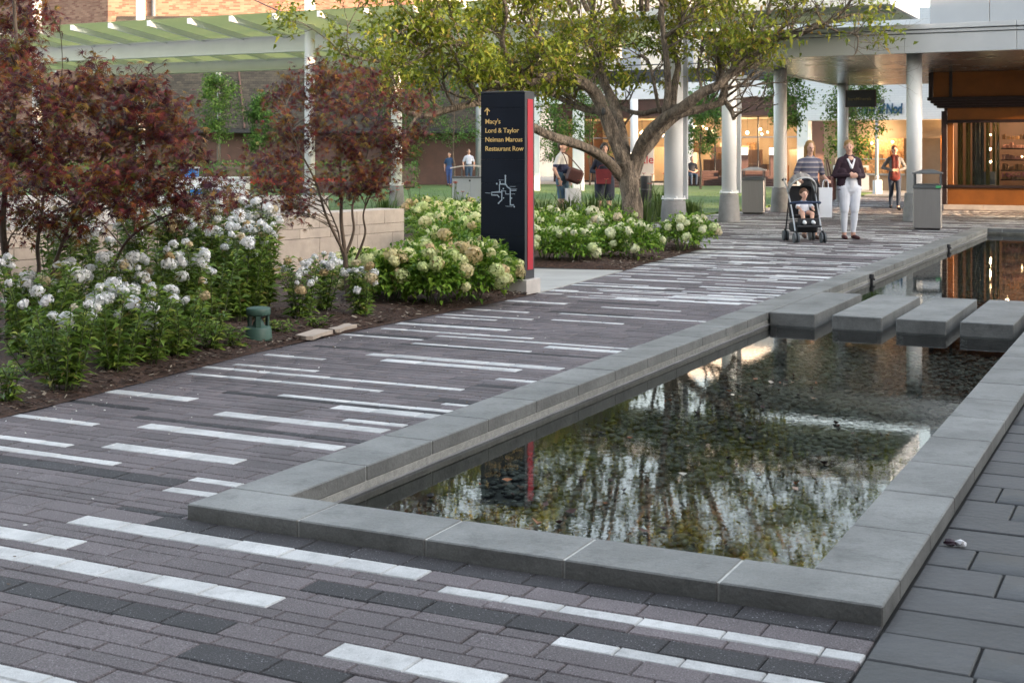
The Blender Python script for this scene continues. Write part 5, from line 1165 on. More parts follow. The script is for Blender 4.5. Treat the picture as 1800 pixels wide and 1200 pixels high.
mb = MB(); mb.add([(6.6, .2, 2.662), (20.3, 1.6, 2.662), (20.3, 5.2, 8.2), (5.4, 3.4, 8.2)], [(0, 1, 2, 3)]); obj('roof_slope', mb, M['shingle'], rb)
mb = MB(); mb.tube([(6.6, .17, 2.67), (5.4, 3.37, 8.2)], .05, 6); obj('hip_cap', mb, M['brown'], rb)
mb = MB(); mb.box(-.3, 20.3, 5.2, 8, 2.7, 8.1); obj('attic', mb, M['brown'], rb)
cb = thing('cream_building', 'cream building catching the last sun behind the spreading tree', 'building', (-7, 88, 0), 0)
mb = MB(); mb.box(0, 24, 0, 8, 0, 13); obj('wall', mb, M['cream'], cb)
for i in range(7):
    for z_ in (4.2, 7.6): mb = MB(); mb.rbox(1+i*3.2, 2.6+i*3.2, -.06, .1, z_, z_+1.9, .01); obj('window', mb, M['panel'], cb)
kb = thing('garden_kiosk', 'bright white kiosk with lit windows seen between the trees left of the sign', 'kiosk', (-6.2, 70, 0), 0)
mb = MB(); mb.box(0, 4.2, 0, 3, 0, 3.3); obj('wall', mb, M['whitew'], kb)
for i, x_ in enumerate((1.35, 2.05, 2.75)):
    mb = MB(); mb.rbox(x_, x_+.55, -.05, .05, 1.25, 2.0, .01); w_ = obj('window', mb, M['dark'], kb); mb = MB(); mb.rbox(x_, x_+.55, -.05, .05, 2.1, 3.0, .01); obj('lit_window', mb, M['shade_lit'], kb)
mb = MB(); mb.rbox(-.3, 4.5, -.5, 3.3, 3.3, 3.45, .02); obj('roof', mb, M['white'], kb)
# hedge closing the view beyond the lawn on the left
hg = thing('clipped_hedge', 'dark clipped hedge beyond the lawn in front of the shingled building', 'hedge', (-19, 57, 0.02), 0)
n = 5200; pos = np.stack([rng.uniform(0, 15, n), rng.uniform(-.6, .6, n), rng.uniform(.0, 1.15, n)**.9], 1); V, F = leaves_np(pos, rand_dirs(n, .2), rand_dirs(n, .8), rng.uniform(.1, .2, n), rng.uniform(.04, .07, n))
put('foliage', raw_mesh('foliage', V, F, M['green_leaf']), hg); mb = MB(); mb.rbox(.1, 14.9, -.45, .45, 0, .95, .1); obj('twig_core', mb, M['bark2'], hg)
rbx = thing('red_flower_bed', 'low band of red bedding flowers in front of the clipped hedge', 'flower bed', (-15.5, 52, 0.02), 0)
n = 1800; pos = np.stack([rng.uniform(0, 9, n), rng.uniform(-.5, .5, n), rng.uniform(.1, .3, n)], 1); V, F = leaves_np(pos, rand_dirs(n, .5), rand_dirs(n, .8), rng.uniform(.08, .14, n), rng.uniform(.03, .05, n)); put('foliage', raw_mesh('foliage', V, F, M['green_leaf']), rbx)
n = 2200; pos = np.stack([rng.uniform(0, 9, n), rng.uniform(-.5, .5, n), rng.uniform(.28, .5, n)], 1); V, F = leaves_np(pos, rand_dirs(n, .5), rand_dirs(n, .8), rng.uniform(.06, .11, n), rng.uniform(.03, .045, n))
put('blooms', raw_mesh('blooms', V, F, leaf_mat('red_bloom', [(0, (.35, .03, .02)), (1, (.6, .08, .04))], .5, .3)), rbx)
# ================================================================== STREET FURNITURE
M['green_label'] = mat('green_label', (0.08, 0.42, 0.16), .5)
def litter_bin(name, label, loc, rz, s=.52, h=.80, top=1.08, roofmat='bincap', tag=True):
    t = thing(name, label, 'litter bin', loc, rz, 'litter bins'); w_ = s/2
    mb = MB(); mb.rbox(-w_, w_, -w_, w_, .03, h, .012); obj('body', mb, M['steel'], t)
    mb = MB(); mb.rbox(-w_+.03, w_-.03, -w_+.03, w_-.03, 0, .03, .004); obj('foot', mb, M['dark'], t)
    mb = MB(); mb.rbox(-w_-.005, w_+.005, -w_-.005, w_+.005, h+.001, h+.06, .008); mb.rbox(-w_+.04, w_-.04, -w_+.04, w_-.04, h+.06, h+.085, .01); obj('collar', mb, M['bincap'], t)
    for sx in (-1, 1):
        for sy in (-1, 1): mb = MB(); mb.box(sx*(w_-.02)-.014, sx*(w_-.02)+.014, sy*(w_-.02)-.014, sy*(w_-.02)+.014, h+.055, top); obj('post', mb, M['bincap'], t)
    mb = MB(); a = w_+.02
    mb.add([(-a, -a, top), (a, -a, top), (a, a, top), (-a, a, top), (-a, -a, top+.02), (a, -a, top+.02), (a, a, top+.02), (-a, a, top+.02), (-.09, -.09, top+.085), (.09, -.09, top+.085), (.09, .09, top+.085), (-.09, .09, top+.085)],
           [(3, 2, 1, 0), (0, 1, 5, 4), (1, 2, 6, 5), (2, 3, 7, 6), (3, 0, 4, 7), (4, 5, 9, 8), (5, 6, 10, 9), (6, 7, 11, 10), (7, 4, 8, 11), (8, 9, 10, 11)]); obj('roof', mb, M[roofmat], t)
    if tag: mb = MB(); mb.box(w_*.62, w_-.01, -w_-.03, -w_-.004, h+.01, h+.055, 0, Matrix.Rotation(.0, 4, 'X')); obj('recycling_label', mb, M['green_label'], t)
    return t
litter_bin('litter_bin', 'square steel litter bin with a dark hip roof beside the pool end', P(22.7, -.84, 0), TH+.12)
litter_bin('litter_bin', 'square steel litter bin with a pale domed roof between two white columns', P(28.0, -5.85, 0), TH+.2, .54, .82, 1.06, 'limetop', False)
db = thing('double_litter_bin', 'wide pale grey double litter bin behind the sign with a curved lid', 'litter bin', (-1.05, 33.9, 0), 0.0, 'litter bins')
for sx in (-1, 1): mb = MB(); mb.rbox(-.01+(sx-1)*.22, .43+(sx-1)*.22, -.25, .25, .05, .86, .01); obj('door', mb, M['panel'], db)
mb = MB(); mb.rbox(-.47, .45, -.27, .27, .86, .90, .01); obj('collar', mb, M['bincap'], db)
mb = MB(); mb.rbox(-.44, .42, -.2, .2, 0, .05, .01); obj('foot', mb, M['bincap'], db)
mb = MB()
for x_ in (-.44, -.22, .20, .42):
    for y_ in (-.24, .215): mb = MB(); mb.box(x_-.012, x_+.012, y_, y_+.025, .90, 1.10); obj('post', mb, M['bincap'], db)
mb = MB(); nn_ = 8; prof = [(-.50+1.0*j/nn_, 1.10+.06*math.sin(math.pi*j/nn_)) for j in range(nn_+1)]
mb.add([(x, -.29, z) for x, z in prof]+[(x, .29, z) for x, z in prof]+[(x, -.29, z+.03) for x, z in prof]+[(x, .29, z+.03) for x, z in prof],
       [(j, j+1, 10+j, 9+j) for j in range(nn_)]+[(18+j, 27+j, 28+j, 19+j) for j in range(nn_)]+[(j, 18+j, 19+j, j+1) for j in range(nn_)]+[(9+j, 10+j, 28+j, 27+j) for j in range(nn_)]); obj('lid', mb, M['limetop'], db)
mb = MB(); mb.tube([(0-.01, -.262, .80), (-.01, -.25, .80)], .025, 10); obj('lock', mb, M['dark'], db)
bt_ = thing('black_post_bin', 'slim black cylindrical ash bin right behind the tree trunk', 'litter bin', (2.86, 28.6, 0), 0, 'litter bins')
mb = MB(); mb.lathe([(.12, 0), (.12, .98), (.115, 1.0)], 24); obj('body', mb, M['dark'], bt_, True); mb = MB(); mb.lathe([(.122, .70), (.122, .72)], 24); obj('band', mb, M['bincap'], bt_, True)

def bench(label, x, y, w_, steps, rz=0):
    t = thing('wooden_bench', label, 'bench', (x, y, 0.02), rz, 'stepped wooden benches'); z = 0
    for i, (h_, inset) in enumerate(steps):
        n_ = max(2, int(h_/.11))
        for k in range(n_): mb = MB(); mb.rbox(0+inset*0, w_-inset, -.5+.12*i, .5, z+k*h_/n_+.004, z+(k+1)*h_/n_-.004, .006); obj('slat', mb, M['brownwood'], t)
        z += h_
bench('stepped brown slatted bench that the man in navy sits on', 8.0, 61.5, 1.75, ((.44, 0), (.26, .35)))
bench('brown slatted bench block between the litter bin and the white column', 10.2, 60.8, 1.6, ((.45, 0), (.30, .2)))
bench('stepped brown slatted bench under the two seated people in black', 13.4, 58, 1.5, ((.44, 0), (.3, .5), (.22, .8)))
bench('brown slatted planter bench behind the woman with the red bag', 3.6, 58, 2.3, ((.40, 0), (.25, .6)))
bench('long low brown bench far behind the double litter bin', -8.5, 50, 3.6, ((.4, 0),))
def lantern(label, x, y, h):
    t = thing('lantern_post', label, 'lantern', (x, y, 0.02), 0, 'lantern posts'); mb = MB(); mb.rbox(-.17, .17, -.17, .17, 0, h, .01); obj('post', mb, M['brownwood'], t)
    mb = MB(); mb.rbox(-.16, .16, -.16, .16, h+.002, h+.33, .02); obj('lamp_shade', mb, M['shade_lit'], t)
lantern('square lit lantern on a brown post left of the grey pillar', 10.62, 61.4, 1.42); lantern('square lit lantern on a brown post right of the grey pillar', 12.0, 61.6, 1.42)
lantern('square lit lantern on a brown post behind the young tree', 7.45, 62, 1.25); lantern('square lit lantern near the sale poster', 5.6, 62.5, 1.2)
gp = thing('lamp_post', 'thin grey lamp post with a short cross arm by the white shop', 'lamp post', (13.55, 49.8, 0), TH)
mb = MB(); mb.tube([(0, 0, 0), (0, 0, 3.5)], [.07, .055], 12); obj('pole', mb, M['panel'], gp, True); mb = MB(); mb.lathe([(.16, 0), (.15, .05), (.08, .09)], 16); obj('base', mb, M['bincap'], gp); mb = MB(); mb.rbox(-.35, .28, -.06, .06, 3.34, 3.5, .02); obj('head', mb, M['bincap'], gp)
gp = thing('lamp_post', 'grey lamp post with two splayed arms in front of the shingled roof', 'lamp post', (-12.9, 59, 0), 0)
mb = MB(); mb.tube([(0, 0, 0), (0, 0, 4.7)], [.09, .07], 12); obj('pole', mb, M['steel'], gp, True); mb = MB(); mb.lathe([(.12, 4.7), (.14, 4.75), (.14, 5.0), (.1, 5.05)], 14); obj('head', mb, M['concrete'], gp)
for s in (-1, 1): mb = MB(); mb.tube([(s*.05, 0, 5.0), (s*.35, 0, 5.45)], .03, 6); obj('arm', mb, M['white'], gp)
gp = thing('lamp_post', 'tall plain grey pole beside the sign pillar', 'lamp post', (-1.55, 62, 0), 0); mb = MB(); mb.tube([(0, 0, 0), (0, 0, 6.5)], [.14, .11], 12); obj('pole', mb, M['panel'], gp, True); mb = MB(); mb.lathe([(.24, 0), (.24, .3), (.15, .36)], 16); obj('base', mb, M['concrete_d'], gp)
fc = thing('far_colonnade', 'white frame with a flat beam beyond the lawn behind the man', 'colonnade', (1.9, 53, 0), 0)
mb = MB(); mb.rbox(-1.2, 1.4, -.2, .2, 3.45, 3.72, .01); obj('beam', mb, M['white'], fc); mb = MB(); mb.rbox(.5, .95, -.15, .15, 0, 3.449, .02); obj('column', mb, M['white'], fc); mb = MB(); mb.rbox(-1.1, -.8, -.15, .15, 0, 3.449, .02); obj('column', mb, M['white'], fc)
ct = thing('service_counter', 'white counter with a dark glass screen in front of two seated people', 'counter', (13.0, 54.0, 0.02), 0); mb = MB(); mb.rbox(0, 1.3, -.3, .3, 0, 1.0, .01); obj('body', mb, M['whitew'], ct); mb = MB(); mb.rbox(.03, 1.27, .1, .14, 1.0, 1.32, .005); obj('screen', mb, M['bincap'], ct)
# white cart with blue cool box behind the big maple
M['blue'] = mat('blue_plastic', (0.02, 0.20, 0.55), .4)
cr = thing('white_cart', 'white service cart with blue panels half hidden behind the purple maple', 'cart', (-9.1, 36, 0.03), .05)
mb = MB(); mb.rbox(0, 2.0, -.4, .4, .08, .78, .02); obj('body', mb, M['whitew'], cr); mb = MB(); mb.rbox(.3, 1.3, -.415, -.402, .2, .5, .004); obj('front_panel', mb, M['blue'], cr); mb = MB(); mb.rbox(-.05, 2.05, -.45, .45, .78, .82, .01); obj('top', mb, M['white'], cr)
for x_ in (.2, 1.8): mb = MB(); mb.tube([(x_, -.38, .06), (x_, .38, .06)], .06, 12); obj('wheel', mb, M['dark'], cr)
cb_ = thing('cool_box', 'small blue cool box with a white lid on the white cart', 'cool box', (-8.85, 35.95, .852), .05); mb = MB(); mb.rbox(0, .42, -.2, .2, 0, .22, .015); obj('body', mb, M['blue'], cb_); mb = MB(); mb.rbox(-.02, .44, -.22, .22, .221, .27, .01); obj('lid', mb, M['whitew'], cb_)

# ================================================================== PEOPLE
def cap_mesh(mb, p0, r0, p1, r1, asp=(1, 1), n=12):
    p0 = Vector(p0); p1 = Vector(p1); d = p1-p0; L = d.length
    if L < 1e-6: d = Vector((0, 0, 1)); L = 1e-6
    d.normalize(); pts = []; rs = []
    for t in (-1, -.8, -.45): a = math.asin(t); pts.append(p0+d*r0*t); rs.append(max(r0*math.cos(a), .0005))
    pts.append(p0); rs.append(r0); pts.append(p1); rs.append(r1)
    for t in (.45, .8, 1): a = math.asin(t); pts.append(p1+d*r1*t); rs.append(max(r1*math.cos(a), .0005))
    # ring axes: keep world x / y when nearly vertical so an oval section can be given
    if abs(d.z) > .7: x = Vector((1, 0, 0)); x = (x-d*x.dot(d)).normalized(); y = d.cross(x)
    else: x, y, _ = basis(d)
    b = len(mb.v)
    for p, q in zip(pts, rs):
        for j in range(n): a = 6.2832*j/n; mb.v.append(tuple(p+x*math.cos(a)*q*asp[0]+y*math.sin(a)*q*asp[1]))
    for k in range(len(pts)-1):
        for j in range(n): a = b+k*n+j; c = b+k*n+(j+1) % n; mb.f.append((a, c, c+n, a+n)); mb.m.append(0)
    mb.f.append(tuple(b+j for j in reversed(range(n)))); mb.m.append(0); e_ = b+(len(pts)-1)*n; mb.f.append(tuple(e_+j for j in range(n))); mb.m.append(0)
def fuse(mb, voxel, smooth=3):
    me = bpy.data.meshes.new('tmp'); me.from_pydata(mb.v, [], mb.f); o = bpy.data.objects.new('tmp', me); C.objects.link(o)
    md = o.modifiers.new('r', 'REMESH'); md.mode = 'VOXEL'; md.voxel_size = voxel; md.use_smooth_shade = True
    ms_ = o.modifiers.new('s', 'SMOOTH'); ms_.factor = .5; ms_.iterations = smooth
    dg = bpy.context.evaluated_depsgraph_get(); me2 = bpy.data.meshes.new_from_object(o.evaluated_get(dg)); bpy.data.objects.remove(o); return me2
def seg_dist(P_, p0, r0, p1, r1, asp):
    p0 = np.array(p0, float); p1 = np.array(p1, float); d = p1-p0; L2 = max(d@d, 1e-9); t = np.clip(((P_-p0)@d)/L2, 0, 1); q = P_-(p0+t[:, None]*d)
    if asp != (1, 1): q = q/np.array([asp[0], asp[1], 1.0])
    return np.linalg.norm(q, axis=1)-(r0+(r1-r0)*t)
SKIN = mat('skin', (0.60, 0.35, 0.26), .55, .06, 8); SKIN.node_tree.nodes['Principled BSDF'].inputs['Subsurface Weight'].default_value = .05
EYE = mat('eye_dark', (.03, .02, .018), .3); LIP = mat('lips', (.46, .19, .16), .5)
def cloth(name, c, v=.1): return mat('cloth_'+name, c, .85, v, 9, .25, 30)
def stripe_mat(name, c1, c2, c3, per):
    m, N, L, B = nt(name); tc = N.new('ShaderNodeTexCoord'); sx = N.new('ShaderNodeSeparateXYZ'); L.new(tc.outputs['Object'], sx.inputs[0]); mu = N.new('ShaderNodeMath'); mu.operation = 'MULTIPLY'; mu.inputs[1].default_value = 1/per; L.new(sx.outputs[2], mu.inputs[0])
    fr_ = N.new('ShaderNodeMath'); fr_.operation = 'FRACT'; L.new(mu.outputs[0], fr_.inputs[0]); r_ = ramp(N, [(0, c1), (.34, c2), (.67, c3)]); r_.color_ramp.interpolation = 'CONSTANT'; L.new(fr_.outputs[0], r_.inputs[0]); L.new(r_.outputs[0], B.inputs['Base Color']); B.inputs['Roughness'].default_value = .85; return m
def hand(prims, w_, d, palm_n, side, size=1.0, curl=.5):
    """palm and five bent fingers from the wrist w_ along d; palm_n = palm normal, side = toward the thumb"""
    w_ = Vector(w_); d = Vector(d).normalized(); n_ = Vector(palm_n).normalized(); s_ = Vector(side).normalized(); k = size
    prims.append((w_, .022*k, w_+d*.03*k, .026*k, 'skin', (1, 1)))
    for i in range(4):
        o_ = s_*(.028-.019*i)*k; a = w_+d*.03*k+o_*.8; b = w_+d*.085*k+o_; prims.append((a, .013*k, b, .011*k, 'skin', (1, 1)))
        ln = (.038, .044, .041, .032)[i]*k; dd = (d+n_*curl*.7).normalized(); c = b+dd*ln; dd2 = (d*.6+n_*curl*1.3).normalized(); e_ = c+dd2*ln*.8
        prims.append((b, .0095*k, c, .0088*k, 'skin', (1, 1))); prims.append((c, .0088*k, e_, .0075*k, 'skin', (1, 1)))
    t0 = w_+d*.02*k+s_*.022*k; t1 = t0+(d*.6+s_*.8+n_*.35).normalized()*.038*k; prims.append((t0, .013*k, t1, .0105*k, 'skin', (1, 1))); prims.append((t1, .0105*k, t1+(d+s_*.2+n_*.5).normalized()*.03*k, .008*k, 'skin', (1, 1)))
def head(prims, c, yaw, k=1.0, tilt=0.0):
    """c = centre of the skull; faces -y turned by yaw"""
    c = Vector(c); R_ = Matrix.Rotation(yaw, 3, 'Z') @ Matrix.Rotation(tilt, 3, 'X')
    q = lambda x, y, z: c+R_ @ Vector((x, y, z))*k
    prims += [(q(0, .012, .022), .080*k, q(0, .012, .05), .075*k, 'skin', (.93, 1.08)), (q(0, -.02, -.03), .062*k, q(0, -.012, .02), .07*k, 'skin', (.95, 1)), (q(0, -.04, -.085), .028*k, q(0, -.03, -.06), .045*k, 'skin', (1, 1)),
              (q(0, -.088, .012), .008*k, q(0, -.103, -.022), .013*k, 'skin', (1, 1)), (q(-.078, .012, -.01), .014*k, q(-.08, .016, .02), .017*k, 'skin', (1, 1)), (q(.078, .012, -.01), .014*k, q(.08, .016, .02), .017*k, 'skin', (1, 1))]
    marks = [(q(-.030, -.078, .010), .0115*k, 'eye'), (q(.030, -.078, .010), .0115*k, 'eye'), (q(-.010, -.078, -.054), .0095*k, 'lip'), (q(.010, -.078, -.054), .0095*k, 'lip'), (q(-.034, -.076, .036), .011*k, 'hairz'), (q(.034, -.076, .036), .011*k, 'hairz')]
    return marks, q
def make_person(label, loc, rz, prims, marks, zones, hair, hairmat, voxel=.009, extra=None):
    t = thing('person', label, 'person', loc, rz)
    mb = MB()
    for p0, r0, p1, r1, zn, asp in prims: cap_mesh(mb, p0, r0, p1, r1, asp, 14 if r0 > .03 else 9)
    me = fuse(mb, voxel, 3); n = len(me.polygons); cen = np.empty(n*3, np.float32); me.polygons.foreach_get('center', cen); cen = cen.reshape(-1, 3).astype(float)
    names = list(zones.keys()); best = np.full(n, 1e9); zi = np.zeros(n, int)
    for p0, r0, p1, r1, zn, asp in prims:
        dd = seg_dist(cen, p0, r0, p1, r1, asp); k = dd < best; best[k] = dd[k]; zi[k] = names.index(zn)
    for c, r_, zn in marks:
        if zn in names: k = np.linalg.norm(cen-np.array(c), axis=1) < r_; zi[k & (zi == names.index('skin'))] = names.index(zn)
    me.materials.clear()
    for k in names: me.materials.append(zones[k])
    me.polygons.foreach_set('material_index', zi.astype(np.int32)); me.polygons.foreach_set('use_smooth', np.ones(n, bool)); put('body', me, t)
    if hair:
        mb = MB()
        for p0, r0, p1, r1, asp in hair: cap_mesh(mb, p0, r0, p1, r1, asp, 12)
        h_ = fuse(mb, voxel, 2); h_.materials.clear(); h_.materials.append(hairmat); put('hair', h_, t)
    return t
def standing(k, top, sleeve_long, top_z, leg_z, shoe_z, stride=0.0, hip_w=.10, belly=0.0, arms=None, chest=1.0, lower=None, skirt=None, waist=.125, thigh=.092, bare_leg=None, turn=0.0, hip=.155, shw=.92):
    """body prims for a standing adult facing -y, height about 1.68*k; arms = [(elbow, wrist, hand dir, palm, side)] for x<0 and x>0"""
    pr_ = []; a = lambda p0, r0, p1, r1, z, asp=(1, 1): pr_.append((Vector(p0)*k, r0*k, Vector(p1)*k, r1*k, z, asp))
    a((0, .0, .90), hip, (0, 0, .98), hip*.95, leg_z, (1.08, .78)); a((0, 0, 1.02), waist*1.06, (0, -.005-belly*.1, 1.12), waist, top_z, (1.1, .82)); a((0, -.005, 1.18), .135*chest, (0, 0, 1.30), .145*chest, top_z, (1.15, .78)); a((0, .005, 1.36), .10, (0, .01, 1.41), .07, top_z, (1.35, .85))
    if belly: a((0, -.06, 1.02), .10+belly*.3, (0, -.06-belly*.3, 1.08), .10+belly*.2, top_z, (1, 1))
    a((0, .012, 1.40), .052, (0, -.005, 1.50), .05, 'skin')
    for s in (-1, 1):
        a((s*.12*shw, .005, 1.37), .056, (s*.165*shw, .005, 1.345), .058, top_z)
        st_ = stride*s; hx = s*hip_w; kx = s*(hip_w-.005); ky = -.02-.14*max(st_, 0)+.05*max(-st_, 0); fy = .0-.16*max(st_, 0)+.20*max(-st_, 0); fz = .08+(.05*max(-st_, 0))
        a((hx, 0, .88), thigh*1.12, (kx, ky, .50), thigh*.70, leg_z)
        lz = bare_leg or leg_z
        a((kx, ky, .48), .060, (kx, (ky+fy)/2+.01, .33), .062, lz); a((kx, (ky+fy)/2+.01, .33), .060, (s*(hip_w-.015), fy+.015, .13), .042, lz)
        az = 'skin'; a((s*(hip_w-.015), fy+.015, .13), .040, (s*(hip_w-.015), fy+.02, fz), .040, az)
        x_ = s*(hip_w-.01); a((x_, fy+.045, .04+fz-.08), .036, (x_+s*.02, fy-.12, .028+fz-.08), .034, shoe_z, (1, 1)); a((x_+s*.02, fy-.12, .028+fz-.08), .034, (x_+s*.025, fy-.165, .024+fz-.08), .026, shoe_z)
    if arms:
        for s, (el, wr, hd, pn, sd) in zip((-1, 1), arms):
            sh_ = Vector((s*.172*shw, .005, 1.345)); el = Vector(el); wr = Vector(wr)
            if sleeve_long == 2: a(sh_, .058, el, .047, top_z); a(el, .046, wr, .033, top_z)
            elif sleeve_long == 1: m_ = sh_.lerp(el, .72); a(sh_, .062, m_, .056, top_z); a(m_, .044, el, .041, 'skin'); a(el, .041, wr, .026, 'skin')
            hand(pr_, wr*k, hd, pn, sd, k*.95, .55)
    return pr_
def long_hair(q, ln, vol=1.0):
    h = [(q(0, .03, .045), .088*vol, q(0, .03, .055), .085*vol, (1, 1.05)), (q(-.06, .03, .02), .045, q(-.075, .03, -ln), .028, (1, 1)), (q(.06, .03, .02), .045, q(.075, .03, -ln), .028, (1, 1)), (q(0, .07, .0), .06, q(0, .075, -ln), .05, (1.2, .8))]
    return h
def short_hair(q): return [(q(0, .028, .05), .084, q(0, .03, .045), .084, (.98, 1.1)), (q(0, .055, .0), .066, q(0, .05, -.05), .05, (1.1, .8))]
def bun_hair(q): return [(q(0, .028, .052), .086, q(0, .03, .045), .084, (1.0, 1.1)), (q(0, .06, .0), .062, q(0, .05, -.04), .05, (1.1, .8)), (q(0, .11, .01), .04, q(0, .115, .0), .04, (1, 1))]
blond = mat('blond_hair', (.30, .165, .055), .5, .25, 30, stretch=(20, 20, 2)); brownh = mat('brown_hair', (.075, .040, .026), .5, .3, 30); darkh = mat('dark_hair', (.025, .016, .013), .5, .3, 30)
# --- woman in white trousers and dark cardigan, hands clasped, looking aside
mk, q = head([], (0, 0, 1.59), 0)
pr_ = standing(1.0, None, 2, 'top', 'trousers', 'sandal', 0, .095, 0, [((-.26, .03, 1.08), (-.085, -.20, 1.10), (1, -.2, .05), (0, .6, -.4), (0, -.2, 1)), ((.26, .03, 1.08), (.085, -.20, 1.085), (-1, -.25, .05), (0, .6, -.4), (0, -.2, 1))], 1.06, thigh=.110, hip=.180)
pr_ = [list(p) for p in pr_]
for p in pr_:
    if p[4] == 'top' : p[4] = 'cardigan'
pr_ += [[Vector((s*.11, .01, 1.15)), .10, Vector((s*.13, .0, .86)), .085, 'cardigan', (1, 1.25)] for s in (-1, 1)]+[[Vector((0, .06, 1.1)), .12, Vector((0, .07, .86)), .12, 'cardigan', (1.3, .6)], [Vector((0, -.075, .90)), .075, Vector((0, -.085, 1.03)), .080, 'undershirt', (1.0, .95)], [Vector((0, -.105, 1.26)), .018, Vector((0, -.075, 1.38)), .05, 'skin', (1.1, .7)], [Vector((-.06, -.095, 1.37)), .017, Vector((0, -.133, 1.22)), .017, 'undershirt', (1, 1)], [Vector((.06, -.095, 1.37)), .017, Vector((0, -.133, 1.22)), .017, 'undershirt', (1, 1)]]
mk, q = head(pr_, (-.01, -.015, 1.575), -.35, .98, .12)
make_person('woman in white trousers and a dark cardigan walking with clasped hands', P(19.07, -1.56, 0), .12, [tuple(p) for p in pr_], mk, {'skin': SKIN, 'cardigan': cloth('plum', (.030, .012, .022)), 'undershirt': cloth('white', (.68, .68, .72), .04), 'trousers': cloth('white_denim', (.66, .68, .74), .05), 'sandal': cloth('sandal', (.09, .03, .03)), 'eye': EYE, 'lip': LIP, 'hairz': blond}, bun_hair(q), blond, .0085)
# --- woman with the stroller
pr_ = standing(.985, None, 1, 'top', 'trousers', 'shoe', .35, .09, 0, [((-.25, .05, 1.09), (-.245, -.23, 1.03), (0, -1, -.1), (0, 0, -1), (1, 0, 0)), ((.25, .05, 1.09), (.245, -.23, 1.03), (0, -1, -.1), (0, 0, -1), (-1, 0, 0))], 1.0)
mk, q = head(pr_, (.0, -.02, 1.565), .05, .97, .08)
STR = stripe_mat('striped_knit', (.07, .075, .12), (.30, .27, .28), (.13, .12, .16), .085)
make_person('smiling woman in a striped knit top pushing the stroller', P(18.75, -2.16, 0), .05, pr_, mk, {'skin': SKIN, 'top': STR, 'trousers': cloth('black', (.02, .02, .024)), 'shoe': cloth('brown_shoe', (.08, .04, .03)), 'eye': EYE, 'lip': LIP, 'hairz': blond}, long_hair(q, .16), blond, .0085)
# --- woman in grey with the red scarf
pr_ = standing(.985, None, 2, 'top', 'jeans', 'shoe', .8, .085, 0, [((-.30, .06, 1.12), (-.09, -.17, 1.06), (1, -.1, 0), (0, .5, -.8), (0, 0, 1)), ((.30, .06, 1.12), (.09, -.17, 1.06), (-1, -.1, 0), (0, .5, -.8), (0, 0, 1))], .95, thigh=.085)
pr_ += [(Vector((-.045, -.10, 1.35)), .05, Vector((-.05, -.125, .90)), .055, 'scarf', (1.0, .5)), (Vector((.04, -.10, 1.35)), .045, Vector((.045, -.125, .96)), .05, 'scarf', (1.0, .5)), (Vector((0, -.07, .98)), .10, Vector((0, -.075, .86)), .11, 'scarf', (1.25, .7)), (Vector((-.06, -.03, 1.40)), .05, Vector((.06, -.03, 1.40)), .05, 'scarf', (1, 1))]
mk, q = head(pr_, (0, -.01, 1.565), .15, .97)
make_person('woman in a grey cardigan and red scarf walking under the canopy', (10.1, 35.4, 0), -.1, pr_, mk, {'skin': SKIN, 'top': cloth('grey', (.16, .16, .165)), 'jeans': cloth('jeans', (.020, .035, .065)), 'scarf': cloth('red_scarf', (.085, .010, .010), .6), 'shoe': cloth('black_shoe', (.015, .012, .012)), 'eye': EYE, 'lip': LIP, 'hairz': brownh}, bun_hair(q), mat('auburn', (.12, .045, .025), .5), .0095)
# --- man with the brown shoulder bag, turned to the right
pr_ = standing(1.03, None, 1, 'top', 'shorts', 'shoe', .15, .095, .05, [((-.26, .06, 1.10), (-.22, -.05, .88), (0, -.15, -1), (1, 0, 0), (0, -1, 0)), ((.26, .06, 1.10), (.22, -.08, .88), (0, -.15, -1), (-1, 0, 0), (0, -1, 0))], 1.1, bare_leg='skin')
mk, q = head(pr_, (0, -.01, 1.62), 0, 1.0)
POLO = stripe_mat('polo', (.62, .60, .56), (.62, .60, .56), (.025, .03, .07), .62)
man = make_person('man in a colour blocked polo and denim shorts with a brown shoulder bag', (1.1, 29.4, 0), math.radians(62), pr_, mk, {'skin': SKIN, 'top': POLO, 'shorts': cloth('denim', (.07, .13, .20)), 'shoe': cloth('grey_shoe', (.2, .2, .2)), 'eye': EYE, 'lip': LIP, 'hairz': brownh}, short_hair(q), brownh, .0095)
# --- woman in navy looking into her red bag
pr_ = standing(1.0, None, 2, 'top', 'shorts', 'shoe', .0, .09, 0, [((-.27, .05, 1.10), (-.12, -.22, 1.06), (1, -.1, -.1), (0, .3, -1), (0, -1, 0)), ((.27, .05, 1.10), (.12, -.22, 1.06), (-1, -.1, -.1), (0, .3, -1), (0, -1, 0))], 1.08, bare_leg='skin')
pr_ += [(Vector((s*.09, 0, .9)), .125, Vector((s*.10, -.01, .58)), .115, 'shorts', (1, 1)) for s in (-1, 1)]
mk, q = head(pr_, (0, -.04, 1.57), .1, .98, .45)
make_person('woman in navy looking down into a red handbag behind the tree limb', (1.96, 28.4, 0), .0, pr_, mk, {'skin': SKIN, 'top': cloth('navy', (.014, .018, .034)), 'shorts': cloth('navy_skirt', (.020, .024, .042)), 'shoe': cloth('teal_shoe', (.05, .16, .15)), 'eye': EYE, 'lip': LIP, 'hairz': darkh}, long_hair(q, .05), darkh, .0095)
